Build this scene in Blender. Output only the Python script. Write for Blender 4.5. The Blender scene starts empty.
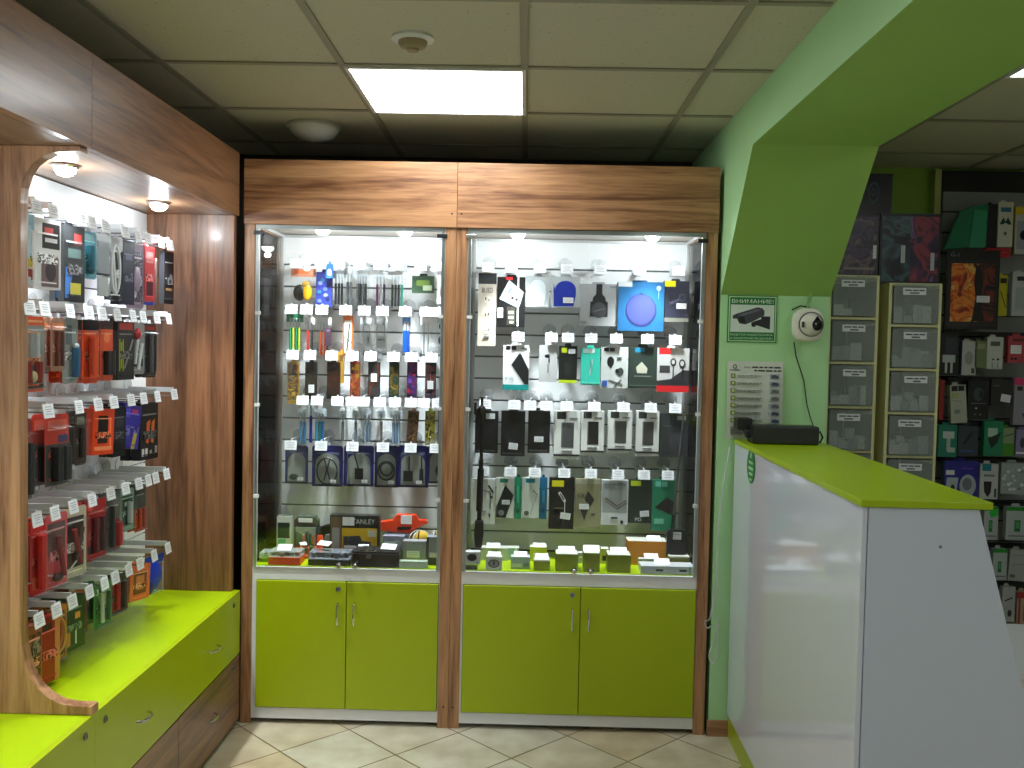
import bpy, math, random
from mathutils import Matrix, Vector
random.seed(7)
PI = math.pi
C = bpy.context.scene.collection

# ------------------------------------------------------------------ camera
F, PITCH, YAW, ROLL, CAMZ = 936.88, 0.0392, 0.01497, 0.02063, 1.6
def cam_axes():
    cp, sp, cy, sy, cr, sr = (math.cos(PITCH), math.sin(PITCH), math.cos(YAW), math.sin(YAW), math.cos(ROLL), math.sin(ROLL))
    f = Vector((-sy*cp, cy*cp, -sp)); ri = Vector((cy, sy, 0)); up = ri.cross(f)
    return ri*cr+up*sr, -ri*sr+up*cr, f
RI, UP, FW = cam_axes()
def at(px, py, ax, val):
    """world point on the plane (axis ax = val) that belongs to a photo position"""
    d = RI*((px-512)/F) - UP*((py-384)/F) + FW
    o = Vector((0, 0, CAMZ))
    return o + d*((val-o[ax])/d[ax])
cd = bpy.data.cameras.new('camera'); cam = bpy.data.objects.new('camera', cd); C.objects.link(cam)
cd.sensor_fit = 'HORIZONTAL'; cd.sensor_width = 36; cd.lens = F*36/1024; cd.clip_start = 0.02
m = Matrix((RI, UP, -FW)).transposed().to_4x4(); m.translation = (0, 0, CAMZ); cam.matrix_world = m
bpy.context.scene.camera = cam

# ------------------------------------------------------------------ materials
def s2l(c):
    return tuple((v/255/12.92 if v/255 <= .04045 else ((v/255+.055)/1.055)**2.4) for v in c)
_m = {}
def new_mat(key):
    mt = bpy.data.materials.new('mat_'+str(len(_m))); mt.use_nodes = True
    _m[key] = mt
    nt = mt.node_tree; return mt, nt, nt.nodes['Principled BSDF'], nt.links
def col(rgb, rough=.45, metal=0, spec=.5, coat=0, noise=.06, nscale=25, bump=0):
    """procedural paint / print: a colour with a slight noise variation"""
    key = ('c', tuple(rgb), rough, metal, coat, noise, nscale, bump)
    if key in _m: return _m[key]
    mt, nt, b, L = new_mat(key)
    l = s2l(rgb)
    tc = nt.nodes.new('ShaderNodeTexCoord'); nz = nt.nodes.new('ShaderNodeTexNoise'); nz.inputs['Scale'].default_value = nscale
    rp = nt.nodes.new('ShaderNodeMix'); rp.data_type = 'RGBA'
    rp.inputs['A'].default_value = tuple(v*(1-noise) for v in l)+(1,)
    rp.inputs['B'].default_value = tuple(min(1, v*(1+noise)) for v in l)+(1,)
    L.new(tc.outputs['Object'], nz.inputs['Vector']); L.new(nz.outputs['Fac'], rp.inputs['Factor']); L.new(rp.outputs['Result'], b.inputs['Base Color'])
    b.inputs['Roughness'].default_value = rough; b.inputs['Metallic'].default_value = metal
    b.inputs['Specular IOR Level'].default_value = spec; b.inputs['Coat Weight'].default_value = coat; b.inputs['Coat Roughness'].default_value = .04
    if bump:
        bp = nt.nodes.new('ShaderNodeBump'); bp.inputs['Strength'].default_value = bump; bp.inputs['Distance'].default_value = .002
        L.new(nz.outputs['Fac'], bp.inputs['Height']); L.new(bp.outputs['Normal'], b.inputs['Normal'])
    return mt
def clear(rgb=(235, 240, 242), fac=.22, rough=.08, key='', ior=1.3):
    """thin clear plastic or glass sheet: see-through with a film of colour and a fresnel shine"""
    k = ('g', tuple(rgb), fac, rough, key, ior)
    if k in _m: return _m[k]
    mt, nt, b, L = new_mat(k)
    b.inputs['Base Color'].default_value = s2l(rgb)+(1,); b.inputs['Roughness'].default_value = rough; b.inputs['Specular IOR Level'].default_value = .6
    tr = nt.nodes.new('ShaderNodeBsdfTransparent'); tr.inputs['Color'].default_value = (.97, .98, .975, 1)
    mx = nt.nodes.new('ShaderNodeMixShader'); fr = nt.nodes.new('ShaderNodeFresnel'); fr.inputs['IOR'].default_value = ior
    ad = nt.nodes.new('ShaderNodeMath'); ad.operation = 'ADD'; ad.use_clamp = True
    nz = nt.nodes.new('ShaderNodeTexNoise'); nz.inputs['Scale'].default_value = 30
    ml = nt.nodes.new('ShaderNodeMath'); ml.operation = 'MULTIPLY'; ml.inputs[1].default_value = fac*2
    L.new(nz.outputs['Fac'], ml.inputs[0]); L.new(ml.outputs[0], ad.inputs[0]); L.new(fr.outputs[0], ad.inputs[1])
    L.new(ad.outputs[0], mx.inputs[0]); L.new(tr.outputs[0], mx.inputs[1]); L.new(b.outputs[0], mx.inputs[2])
    L.new(mx.outputs[0], nt.nodes['Material Output'].inputs['Surface'])
    return mt
def pane_glass(ior=1.5):
    k = 'pane'+str(ior)
    if k in _m: return _m[k]
    mt, nt, b, L = new_mat(k)
    tr = nt.nodes.new('ShaderNodeBsdfTransparent'); tr.inputs['Color'].default_value = (.96, .975, .968, 1)
    gl = nt.nodes.new('ShaderNodeBsdfGlossy'); gl.inputs['Roughness'].default_value = .01
    fr = nt.nodes.new('ShaderNodeFresnel'); fr.inputs['IOR'].default_value = ior
    mx = nt.nodes.new('ShaderNodeMixShader'); L.new(fr.outputs[0], mx.inputs[0]); L.new(tr.outputs[0], mx.inputs[1]); L.new(gl.outputs[0], mx.inputs[2])
    L.new(mx.outputs[0], nt.nodes['Material Output'].inputs['Surface'])
    return mt
def glow(rgb, s):
    k = ('e', tuple(rgb), s)
    if k in _m: return _m[k]
    mt, nt, b, L = new_mat(k)
    b.inputs['Base Color'].default_value = (.8, .8, .8, 1); b.inputs['Emission Color'].default_value = tuple(rgb)+(1,); b.inputs['Emission Strength'].default_value = s
    return mt
def paint(cols, scale=18, seed=0., dist=1.5, hard=False, stretch=(1, 1, 1)):
    """busy printed picture: warped noise run through a ramp of ink colours"""
    k = ('p', tuple(cols), scale, seed, dist, hard, stretch)
    if k in _m: return _m[k]
    mt, nt, b, L = new_mat(k)
    tc = nt.nodes.new('ShaderNodeTexCoord'); mp = nt.nodes.new('ShaderNodeMapping'); mp.inputs['Location'].default_value = (seed, seed*.7, seed*1.3); mp.inputs['Scale'].default_value = stretch
    nz = nt.nodes.new('ShaderNodeTexNoise'); nz.inputs['Scale'].default_value = scale; nz.inputs['Detail'].default_value = 3; nz.inputs['Distortion'].default_value = dist
    rp = nt.nodes.new('ShaderNodeValToRGB'); e = rp.color_ramp.elements; n = len(cols)
    if hard: rp.color_ramp.interpolation = 'CONSTANT'
    e[0].position = .3; e[0].color = s2l(cols[0])+(1,); e[1].position = .7; e[1].color = s2l(cols[-1])+(1,)
    for i in range(1, n-1): q = e.new(.3+.4*i/(n-1)); q.color = s2l(cols[i])+(1,)
    L.new(tc.outputs['Object'], mp.inputs['Vector']); L.new(mp.outputs[0], nz.inputs['Vector']); L.new(nz.outputs['Fac'], rp.inputs[0]); L.new(rp.outputs[0], b.inputs['Base Color'])
    b.inputs['Roughness'].default_value = .35
    return mt
def wood(axis='z', light=(186, 138, 96), dark=(104, 64, 38), rough=.38, off=0.):
    k = ('w', axis, light, dark, rough, off)
    if k in _m: return _m[k]
    mt, nt, b, L = new_mat(k)
    tc = nt.nodes.new('ShaderNodeTexCoord'); mp = nt.nodes.new('ShaderNodeMapping')
    sc = {'x': (.8, 12, 12), 'y': (12, .8, 12), 'z': (12, 12, .8)}[axis]
    mp.inputs['Scale'].default_value = sc; mp.inputs['Location'].default_value = (off, off*1.7, off*.6)
    L.new(tc.outputs['Object'], mp.inputs['Vector'])
    n1 = nt.nodes.new('ShaderNodeTexNoise'); n1.inputs['Scale'].default_value = 1.3; n1.inputs['Detail'].default_value = 5; n1.inputs['Roughness'].default_value = .6; n1.inputs['Distortion'].default_value = 1.2
    n2 = nt.nodes.new('ShaderNodeTexNoise'); n2.inputs['Scale'].default_value = 9; n2.inputs['Detail'].default_value = 4
    L.new(mp.outputs[0], n1.inputs['Vector']); L.new(mp.outputs[0], n2.inputs['Vector'])
    mix = nt.nodes.new('ShaderNodeMath'); mix.operation = 'MULTIPLY_ADD'; mix.inputs[1].default_value = .3; L.new(n2.outputs['Fac'], mix.inputs[0])
    ml = nt.nodes.new('ShaderNodeMath'); ml.operation = 'MULTIPLY'; ml.inputs[1].default_value = .75; L.new(n1.outputs['Fac'], ml.inputs[0]); L.new(ml.outputs[0], mix.inputs[2])
    rp = nt.nodes.new('ShaderNodeValToRGB'); e = rp.color_ramp.elements
    mid = tuple((a+c)/2 for a, c in zip(light, dark))
    e[0].position = .37; e[0].color = s2l(dark)+(1,); e[1].position = .64; e[1].color = s2l(light)+(1,)
    a = e.new(.47); a.color = s2l(mid)+(1,); a = e.new(.53); a.color = s2l(tuple(.75*p+.25*q for p, q in zip(light, dark)))+(1,)
    L.new(mix.outputs[0], rp.inputs[0]); L.new(rp.outputs[0], b.inputs['Base Color'])
    b.inputs['Roughness'].default_value = rough; b.inputs['Coat Weight'].default_value = .15; b.inputs['Coat Roughness'].default_value = .15
    return mt
def tiles():
    mt, nt, b, L = new_mat('tiles')
    tc = nt.nodes.new('ShaderNodeTexCoord'); mp = nt.nodes.new('ShaderNodeMapping'); mp.vector_type = 'TEXTURE'
    mp.inputs['Location'].default_value = (-.70404, 3.81988, 0); mp.inputs['Rotation'].default_value = (0, 0, -.79018)
    L.new(tc.outputs['Object'], mp.inputs['Vector'])
    bk = nt.nodes.new('ShaderNodeTexBrick'); bk.offset = 0; bk.squash = 1
    for n, v in (('Scale', 1), ('Mortar Size', .0035), ('Mortar Smooth', .2), ('Brick Width', .32007), ('Row Height', .32007), ('Bias', -.1)): bk.inputs[n].default_value = v
    bk.inputs['Color1'].default_value = s2l((214, 209, 190))+(1,); bk.inputs['Color2'].default_value = s2l((206, 186, 150))+(1,); bk.inputs['Mortar'].default_value = s2l((120, 98, 66))+(1,)
    L.new(mp.outputs[0], bk.inputs['Vector'])
    nz = nt.nodes.new('ShaderNodeTexNoise'); nz.inputs['Scale'].default_value = 7; nz.inputs['Detail'].default_value = 6; L.new(tc.outputs['Object'], nz.inputs['Vector'])
    rp = nt.nodes.new('ShaderNodeValToRGB'); rp.color_ramp.elements[0].position = .35; rp.color_ramp.elements[0].color = (.70, .66, .58, 1); rp.color_ramp.elements[1].position = .65; rp.color_ramp.elements[1].color = (1, 1, 1, 1)
    L.new(nz.outputs['Fac'], rp.inputs[0])
    mx = nt.nodes.new('ShaderNodeMix'); mx.data_type = 'RGBA'; mx.blend_type = 'MULTIPLY'; mx.inputs['Factor'].default_value = .8
    L.new(bk.outputs['Color'], mx.inputs['A']); L.new(rp.outputs[0], mx.inputs['B']); L.new(mx.outputs['Result'], b.inputs['Base Color'])
    b.inputs['Roughness'].default_value = .28
    bp = nt.nodes.new('ShaderNodeBump'); bp.inputs['Strength'].default_value = .4; bp.inputs['Distance'].default_value = .002; bp.invert = True
    L.new(bk.outputs['Fac'], bp.inputs['Height']); L.new(bp.outputs[0], b.inputs['Normal'])
    return mt
def ceiling_tile():
    mt, nt, b, L = new_mat('ctile')
    tc = nt.nodes.new('ShaderNodeTexCoord')
    n = nt.nodes.new('ShaderNodeTexNoise'); n.inputs['Scale'].default_value = 75; n.inputs['Detail'].default_value = 2; L.new(tc.outputs['Object'], n.inputs['Vector'])
    rp = nt.nodes.new('ShaderNodeValToRGB'); rp.color_ramp.elements[0].position = .27; rp.color_ramp.elements[0].color = s2l((150, 142, 115))+(1,)
    rp.color_ramp.elements[1].position = .33; rp.color_ramp.elements[1].color = s2l((196, 193, 172))+(1,)
    L.new(n.outputs['Fac'], rp.inputs[0]); L.new(rp.outputs[0], b.inputs['Base Color']); b.inputs['Roughness'].default_value = .9
    return mt

LIME = col((160, 178, 2), .33, noise=.03, nscale=3)
LIMETOP = col((164, 192, 2), .3, noise=.03, nscale=3)
WHITE = col((225, 226, 228), .35, noise=.02)
GLOSSW = col((218, 224, 240), .16, coat=.6, noise=.015, nscale=2)
SATINW = col((204, 214, 232), .4, noise=.02, nscale=2)
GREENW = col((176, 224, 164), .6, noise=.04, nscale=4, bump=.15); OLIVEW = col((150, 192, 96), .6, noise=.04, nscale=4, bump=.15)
CHROME = col((215, 215, 215), .15, metal=1, noise=.01)
STEEL = col((130, 132, 135), .3, metal=.9, noise=.02)
BLACK = col((16, 16, 18), .4)
SLAT = col((240, 243, 245), .45, noise=.02, nscale=3)
WZ, WX, WY = wood('z'), wood('x'), wood('y', (146, 104, 70), (84, 52, 32))
WZ2 = wood('z', off=3.1); WX2 = wood('x', off=5.3); WY2 = wood('y', (146, 104, 70), (84, 52, 32), off=2.2); WY3 = wood('y', (134, 96, 68), (74, 48, 32), off=7.)
GLASS = pane_glass()
TAGW = col((235, 238, 240), .4, noise=.01); TAGP = col((178, 180, 190), .5); CLEARP = clear((250, 252, 255), .34, .3)
ARMW = col((214, 218, 222), .35, noise=.02)

# ------------------------------------------------------------------ mesh helper
_txt = {}
def text_mesh(s):
    if s in _txt: return _txt[s]
    cu = bpy.data.curves.new('t', 'FONT'); cu.body = s; cu.resolution_u = 2
    o = bpy.data.objects.new('t', cu); C.objects.link(o)
    dg = bpy.context.evaluated_depsgraph_get(); me = o.evaluated_get(dg).to_mesh()
    v = [(p.co.x, p.co.y) for p in me.vertices]; f = [tuple(p.vertices) for p in me.polygons]
    o.evaluated_get(dg).to_mesh_clear(); bpy.data.objects.remove(o); bpy.data.curves.remove(cu)
    if not v: v = [(0, 0)]
    x0 = min(p[0] for p in v); x1 = max(p[0] for p in v); y0 = min(p[1] for p in v); y1 = max(p[1] for p in v)
    v = [((a-x0)/max(x1-x0, 1e-6), (b-y0)/max(y1-y0, 1e-6)) for a, b in v]
    _txt[s] = (v, f); return _txt[s]
class MB:
    def __init__(s): s.v = []; s.f = []; s.mi = []; s.mats = []
    def _m(s, mt):
        if mt not in s.mats: s.mats.append(mt)
        return s.mats.index(mt)
    def add(s, vs, fs, mt, M=None):
        b = len(s.v); k = s._m(mt)
        s.v += [tuple(M @ Vector(p)) if M else tuple(p) for p in vs]
        for f in fs: s.f.append(tuple(b+i for i in f)); s.mi.append(k)
        return s
    def box(s, a, b, mt, M=None):
        x0, y0, z0 = (min(p, q) for p, q in zip(a, b)); x1, y1, z1 = (max(p, q) for p, q in zip(a, b))
        return s.add([(x0,y0,z0),(x1,y0,z0),(x1,y1,z0),(x0,y1,z0),(x0,y0,z1),(x1,y0,z1),(x1,y1,z1),(x0,y1,z1)],
                     [(3,2,1,0),(4,5,6,7),(0,1,5,4),(1,2,6,5),(2,3,7,6),(3,0,4,7)], mt, M)
    def prism(s, poly, h0, h1, mt, axis='y', M=None):
        """poly: outline of (a,b) pairs; extruded along the axis from h0 to h1"""
        def P(a, b, h): return {'y': (a, h, b), 'x': (h, a, b), 'z': (a, b, h)}[axis]
        n = len(poly); A = sum(poly[i][0]*poly[(i+1) % n][1]-poly[(i+1) % n][0]*poly[i][1] for i in range(n))
        if (A > 0) == (axis == 'y'): pass
        pl = poly if A > 0 else poly[::-1]
        vs = [P(a, b, h0) for a, b in pl]+[P(a, b, h1) for a, b in pl]
        fs = [tuple(range(n)), tuple(range(2*n-1, n-1, -1))]+[(i, i+n, (i+1) % n+n, (i+1) % n) for i in range(n)]
        flip = (axis == 'y') != (h1 > h0)
        if flip ^ (axis == 'y'): fs = [f[::-1] for f in fs]
        if axis == 'y':
            fs = [f if h1 > h0 else f[::-1] for f in [tuple(range(n)), tuple(range(2*n-1, n-1, -1))]+[(i, i+n, (i+1) % n+n, (i+1) % n) for i in range(n)]]
        else:
            fs = [f[::-1] if h1 > h0 else f for f in [tuple(range(n)), tuple(range(2*n-1, n-1, -1))]+[(i, i+n, (i+1) % n+n, (i+1) % n) for i in range(n)]]
        return s.add(vs, fs, mt, M)
    def cyl(s, p0, p1, r, mt, n=14, r2=None, M=None, caps=True):
        p0, p1 = Vector(p0), Vector(p1); d = (p1-p0).normalized(); r2 = r if r2 is None else r2
        a = d.orthogonal().normalized(); b = d.cross(a)
        vs = [p0+(a*math.cos(2*PI*i/n)+b*math.sin(2*PI*i/n))*r for i in range(n)]+[p1+(a*math.cos(2*PI*i/n)+b*math.sin(2*PI*i/n))*r2 for i in range(n)]
        fs = [(i, (i+1) % n, (i+1) % n+n, i+n) for i in range(n)]
        if caps: fs += [tuple(range(n-1, -1, -1)), tuple(range(n, 2*n))]
        return s.add(vs, fs, mt, M)
    def tube(s, pts, r, mt, n=8, M=None):
        pts = [Vector(p) for p in pts]; vs = []; fs = []; ref = None
        for i, p in enumerate(pts):
            d = (pts[min(i+1, len(pts)-1)]-pts[max(i-1, 0)]).normalized()
            if ref is None: ref = d.orthogonal().normalized()
            ref = (ref-d*ref.dot(d)).normalized(); b = d.cross(ref)
            vs += [p+(ref*math.cos(2*PI*k/n)+b*math.sin(2*PI*k/n))*r for k in range(n)]
        for i in range(len(pts)-1):
            for k in range(n): fs.append((i*n+k, i*n+(k+1) % n, (i+1)*n+(k+1) % n, (i+1)*n+k))
        fs += [tuple(range(n-1, -1, -1)), tuple(range((len(pts)-1)*n, len(pts)*n))]
        return s.add(vs, fs, mt, M)
    def lathe(s, prof, mt, c=(0, 0, 0), axis='z', n=24, M=None):
        vs = []; fs = []
        for r, h in prof:
            for k in range(n):
                a = 2*PI*k/n; q = (r*math.cos(a), r*math.sin(a))
                p = {'z': (q[0], q[1], h), 'y': (q[0], h, q[1]), 'x': (h, q[0], q[1])}[axis]
                vs.append(tuple(p[i]+c[i] for i in range(3)))
        for i in range(len(prof)-1):
            for k in range(n): fs.append((i*n+k, i*n+(k+1) % n, (i+1)*n+(k+1) % n, (i+1)*n+k))
        return s.add(vs, fs, mt, M)
    def ell(s, c, r, mt, n=14, M=None):
        vs = []; fs = []; q = max(4, n//2)
        for i in range(q+1):
            t = PI*i/q
            for k in range(n):
                a = 2*PI*k/n; vs.append((c[0]+r[0]*math.sin(t)*math.cos(a), c[1]+r[1]*math.sin(t)*math.sin(a), c[2]+r[2]*math.cos(t)))
        for i in range(q):
            for k in range(n): fs.append((i*n+k, (i+1)*n+k, (i+1)*n+(k+1) % n, i*n+(k+1) % n))
        return s.add(vs, fs, mt, M)
    def text(s, t, x0, z0, x1, z1, y, mt, M=None):
        v, f = text_mesh(t)
        return s.add([(x0+a*(x1-x0), y, z0+b*(z1-z0)) for a, b in v], f, mt, M)
    def build(s, name, parent=None, bevel=0, world=True, smooth=False, loc=None):
        me = bpy.data.meshes.new(name)
        off = parent_world(parent) if (parent and world) else Vector((0, 0, 0))
        if loc is not None and not parent: off = Vector(loc)
        me.from_pydata([tuple(Vector(p)-off) for p in s.v], [], s.f)
        for mt in s.mats: me.materials.append(mt)
        me.polygons.foreach_set('material_index', s.mi)
        if smooth:
            me.polygons.foreach_set('use_smooth', [True]*len(me.polygons)); me.set_sharp_from_angle(angle=math.radians(35))
        me.update()
        o = bpy.data.objects.new(name, me); C.objects.link(o)
        if parent: o.parent = parent
        elif loc is not None: o.location = loc
        if bevel:
            bm = o.modifiers.new('bevel', 'BEVEL'); bm.width = bevel; bm.segments = 2; bm.limit_method = 'ANGLE'
        return o
def parent_world(o):
    p = Vector((0, 0, 0))
    while o: p += o.location; o = o.parent
    return p
def B(a, b, mt): return MB().box(a, b, mt)
def thing(name, label, cat, loc=(0, 0, 0), group=None, rot=None):
    o = bpy.data.objects.new(name, None); C.objects.link(o); o.location = loc; o.empty_display_size = .05
    if rot: o.rotation_euler = rot
    o['label'] = label; o['category'] = cat
    if group: o['group'] = group
    return o
def tag(o, label, cat, group=None):
    o['label'] = label; o['category'] = cat
    if group: o['group'] = group
    return o
def struct(o): o['kind'] = 'structure'; return o

# ------------------------------------------------------------------ room
CZ = 2.519
struct(B((-1.75, -3.0, -.1), (3.6, 5.0, 0), tiles()).build('floor'))
CT = ceiling_tile()
struct(B((-1.75, -3.0, CZ), (3.6, 5.0, CZ+.08), CT).build('ceiling'))
PLAS = col((190, 188, 176), .8, noise=.05, nscale=3)
struct(B((-1.75, -3.0, 0), (-1.62, 5.0, CZ), PLAS).build('wall_left'))
DK = col((70, 66, 60), .9)
struct(B((-1.62, 4.62, 0), (.9, 4.8, CZ), DK).build('wall_back'))
struct(B((.9, 4.66, 0), (3.6, 4.8, CZ), col((150, 190, 80), .7, noise=.04)).build('wall_green'))
struct(B((3.45, -3.0, 0), (3.6, 4.66, CZ), PLAS).build('wall_right'))
struct(B((-1.62, -3.0, 0), (3.45, -2.9, CZ), PLAS).build('wall_front'))
# suspended ceiling grid bars
BAR = col((150, 147, 128), .6, noise=.02)
g = MB()
for i in range(-2, 2):
    x = -.027+.6*i; g.box((x-.012, -2.9, CZ-.006), (x+.012, 4.6, CZ-.0005), BAR)
for j in range(-9, 3):
    y = 3.107+.6*j; g.box((-1.62, y-.012, CZ-.0055), (.78, y+.012, CZ-.0007), BAR)
struct(g.build('trim_1'))
g = MB()
for i in range(0, 4):
    x = 1.53+.6*i; g.box((x-.012, -2.9, CZ-.006), (x+.012, 4.6, CZ-.0005), BAR)
for j in range(-9, 3):
    y = 3.107+.6*j; g.box((1.24, y-.012, CZ-.0055), (3.4, y+.012, CZ-.0007), BAR)
struct(g.build('trim_2'))
# green column with the chamfered beam
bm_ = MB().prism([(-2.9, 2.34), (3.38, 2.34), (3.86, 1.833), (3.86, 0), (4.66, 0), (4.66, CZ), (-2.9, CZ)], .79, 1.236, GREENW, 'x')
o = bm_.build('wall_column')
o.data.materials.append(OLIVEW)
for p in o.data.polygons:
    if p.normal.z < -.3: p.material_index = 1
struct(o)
struct(B((.782, 3.848, 0), (1.24, 3.8605, .066), wood('x', (176, 130, 96), (130, 88, 60))).build('baseboard_column'))
# ceiling lamps
def ceil_lamp(x0, y0, s, label):
    t = thing('ceiling_light', label, 'ceiling light', (x0+.3, y0+.3, CZ), 'recessed ceiling lights')
    f = MB(); w = .014
    for a, b in (((x0, y0), (x0+.6, y0+w)), ((x0, y0+.6-w), (x0+.6, y0+.6)), ((x0, y0+w), (x0+w, y0+.6-w)), ((x0+.6-w, y0+w), (x0+.6, y0+.6-w))):
        f.box((a[0], a[1], CZ-.012), (b[0], b[1], CZ-.001), WHITE)
    f.build('frame', t)
    B((x0+w, y0+w, CZ-.009), (x0+.6-w, y0+.6-w, CZ-.002), glow((.94, .99, 1), s)).build('diffuser', t)
ceil_lamp(-.622, 3.112, 15, 'glowing square ceiling panel light above the glass display cabinets')
ceil_lamp(-.622, 1.312, 4, 'glowing square ceiling panel light over the aisle')
ceil_lamp(-.022, .712, 4.5, 'glowing square ceiling panel light behind the visitor')
ceil_lamp(1.53, 2.51, 4.5, 'glowing ceiling panel light past the green beam over the till side')
ceil_lamp(2.13, -1.09, 30, 'added unseen ceiling panel behind the visitor brightening column and counter end')  # added fill panel out of view, brightens column face and counter end
# smoke detector
c = at(413, 37, 2, CZ)
t = thing('smoke_detector', 'small round beige smoke detector on the ceiling in front of the panel light', 'smoke detector', (c.x, c.y, CZ))
MB().lathe([(.0, 0), (.062, 0), (.064, -.008), (.05, -.014), (0, -.014)], WHITE, c=(c.x, c.y, CZ)).build('base_ring', t, smooth=True)
MB().lathe([(.044, -.012), (.044, -.02), (.036, -.032), (.02, -.036), (.018, -.042), (0, -.043)], col((150, 138, 100), .5), c=(c.x, c.y, CZ)).build('sensor_head', t, smooth=True)
c = at(316, 127, 2, CZ)
t = thing('dome_lamp', 'unlit round white glass dome lamp on the dark ceiling above left cabinet', 'lamp', (c.x, 3.98, CZ))
MB().lathe([(0, 0), (.115, 0), (.118, -.01), (.108, -.014)], col((190, 190, 188), .4), c=(c.x, 3.98, CZ)).build('base_ring', t, smooth=True)
MB().lathe([(.108, -.012), (.1, -.03), (.078, -.05), (.045, -.064), (0, -.07)], col((205, 205, 200), .25), c=(c.x, 3.98, CZ)).build('glass_dome', t, smooth=True)

# ------------------------------------------------------------------ spot lights
def spot(parent, x, y, z, power):
    b = MB().lathe([(.0, 0), (.042, 0), (.043, -.004), (.034, -.01), (.03, -.006)], CHROME, c=(x, y, z), n=20); b.build('spotlight_ring', parent, smooth=True)
    MB().lathe([(.03, -.006), (.031, -.016), (.022, -.028), (.01, -.033), (0, -.034)], glow((.93, .97, 1), 45), c=(x, y, z), n=16).build('spotlight_bulb', parent, smooth=True)
    ld = bpy.data.lights.new('spot', 'POINT'); ld.energy = power; ld.color = (.9, .97, 1); ld.shadow_soft_size = .014
    lo = bpy.data.objects.new('spotlight_beam', ld); C.objects.link(lo); lo.parent = parent; lo.location = Vector((x, y, z-.05))-parent_world(parent)
    ld = bpy.data.lights.new('spot', 'SPOT'); ld.energy = power*24; ld.color = (.9, .97, 1); ld.spot_size = math.radians(92); ld.spot_blend = 1; ld.shadow_soft_size = .03
    lo = bpy.data.objects.new('spotlight_beam', ld); C.objects.link(lo); lo.parent = parent; lo.location = Vector((x, y, z-.075))-parent_world(parent)

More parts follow.
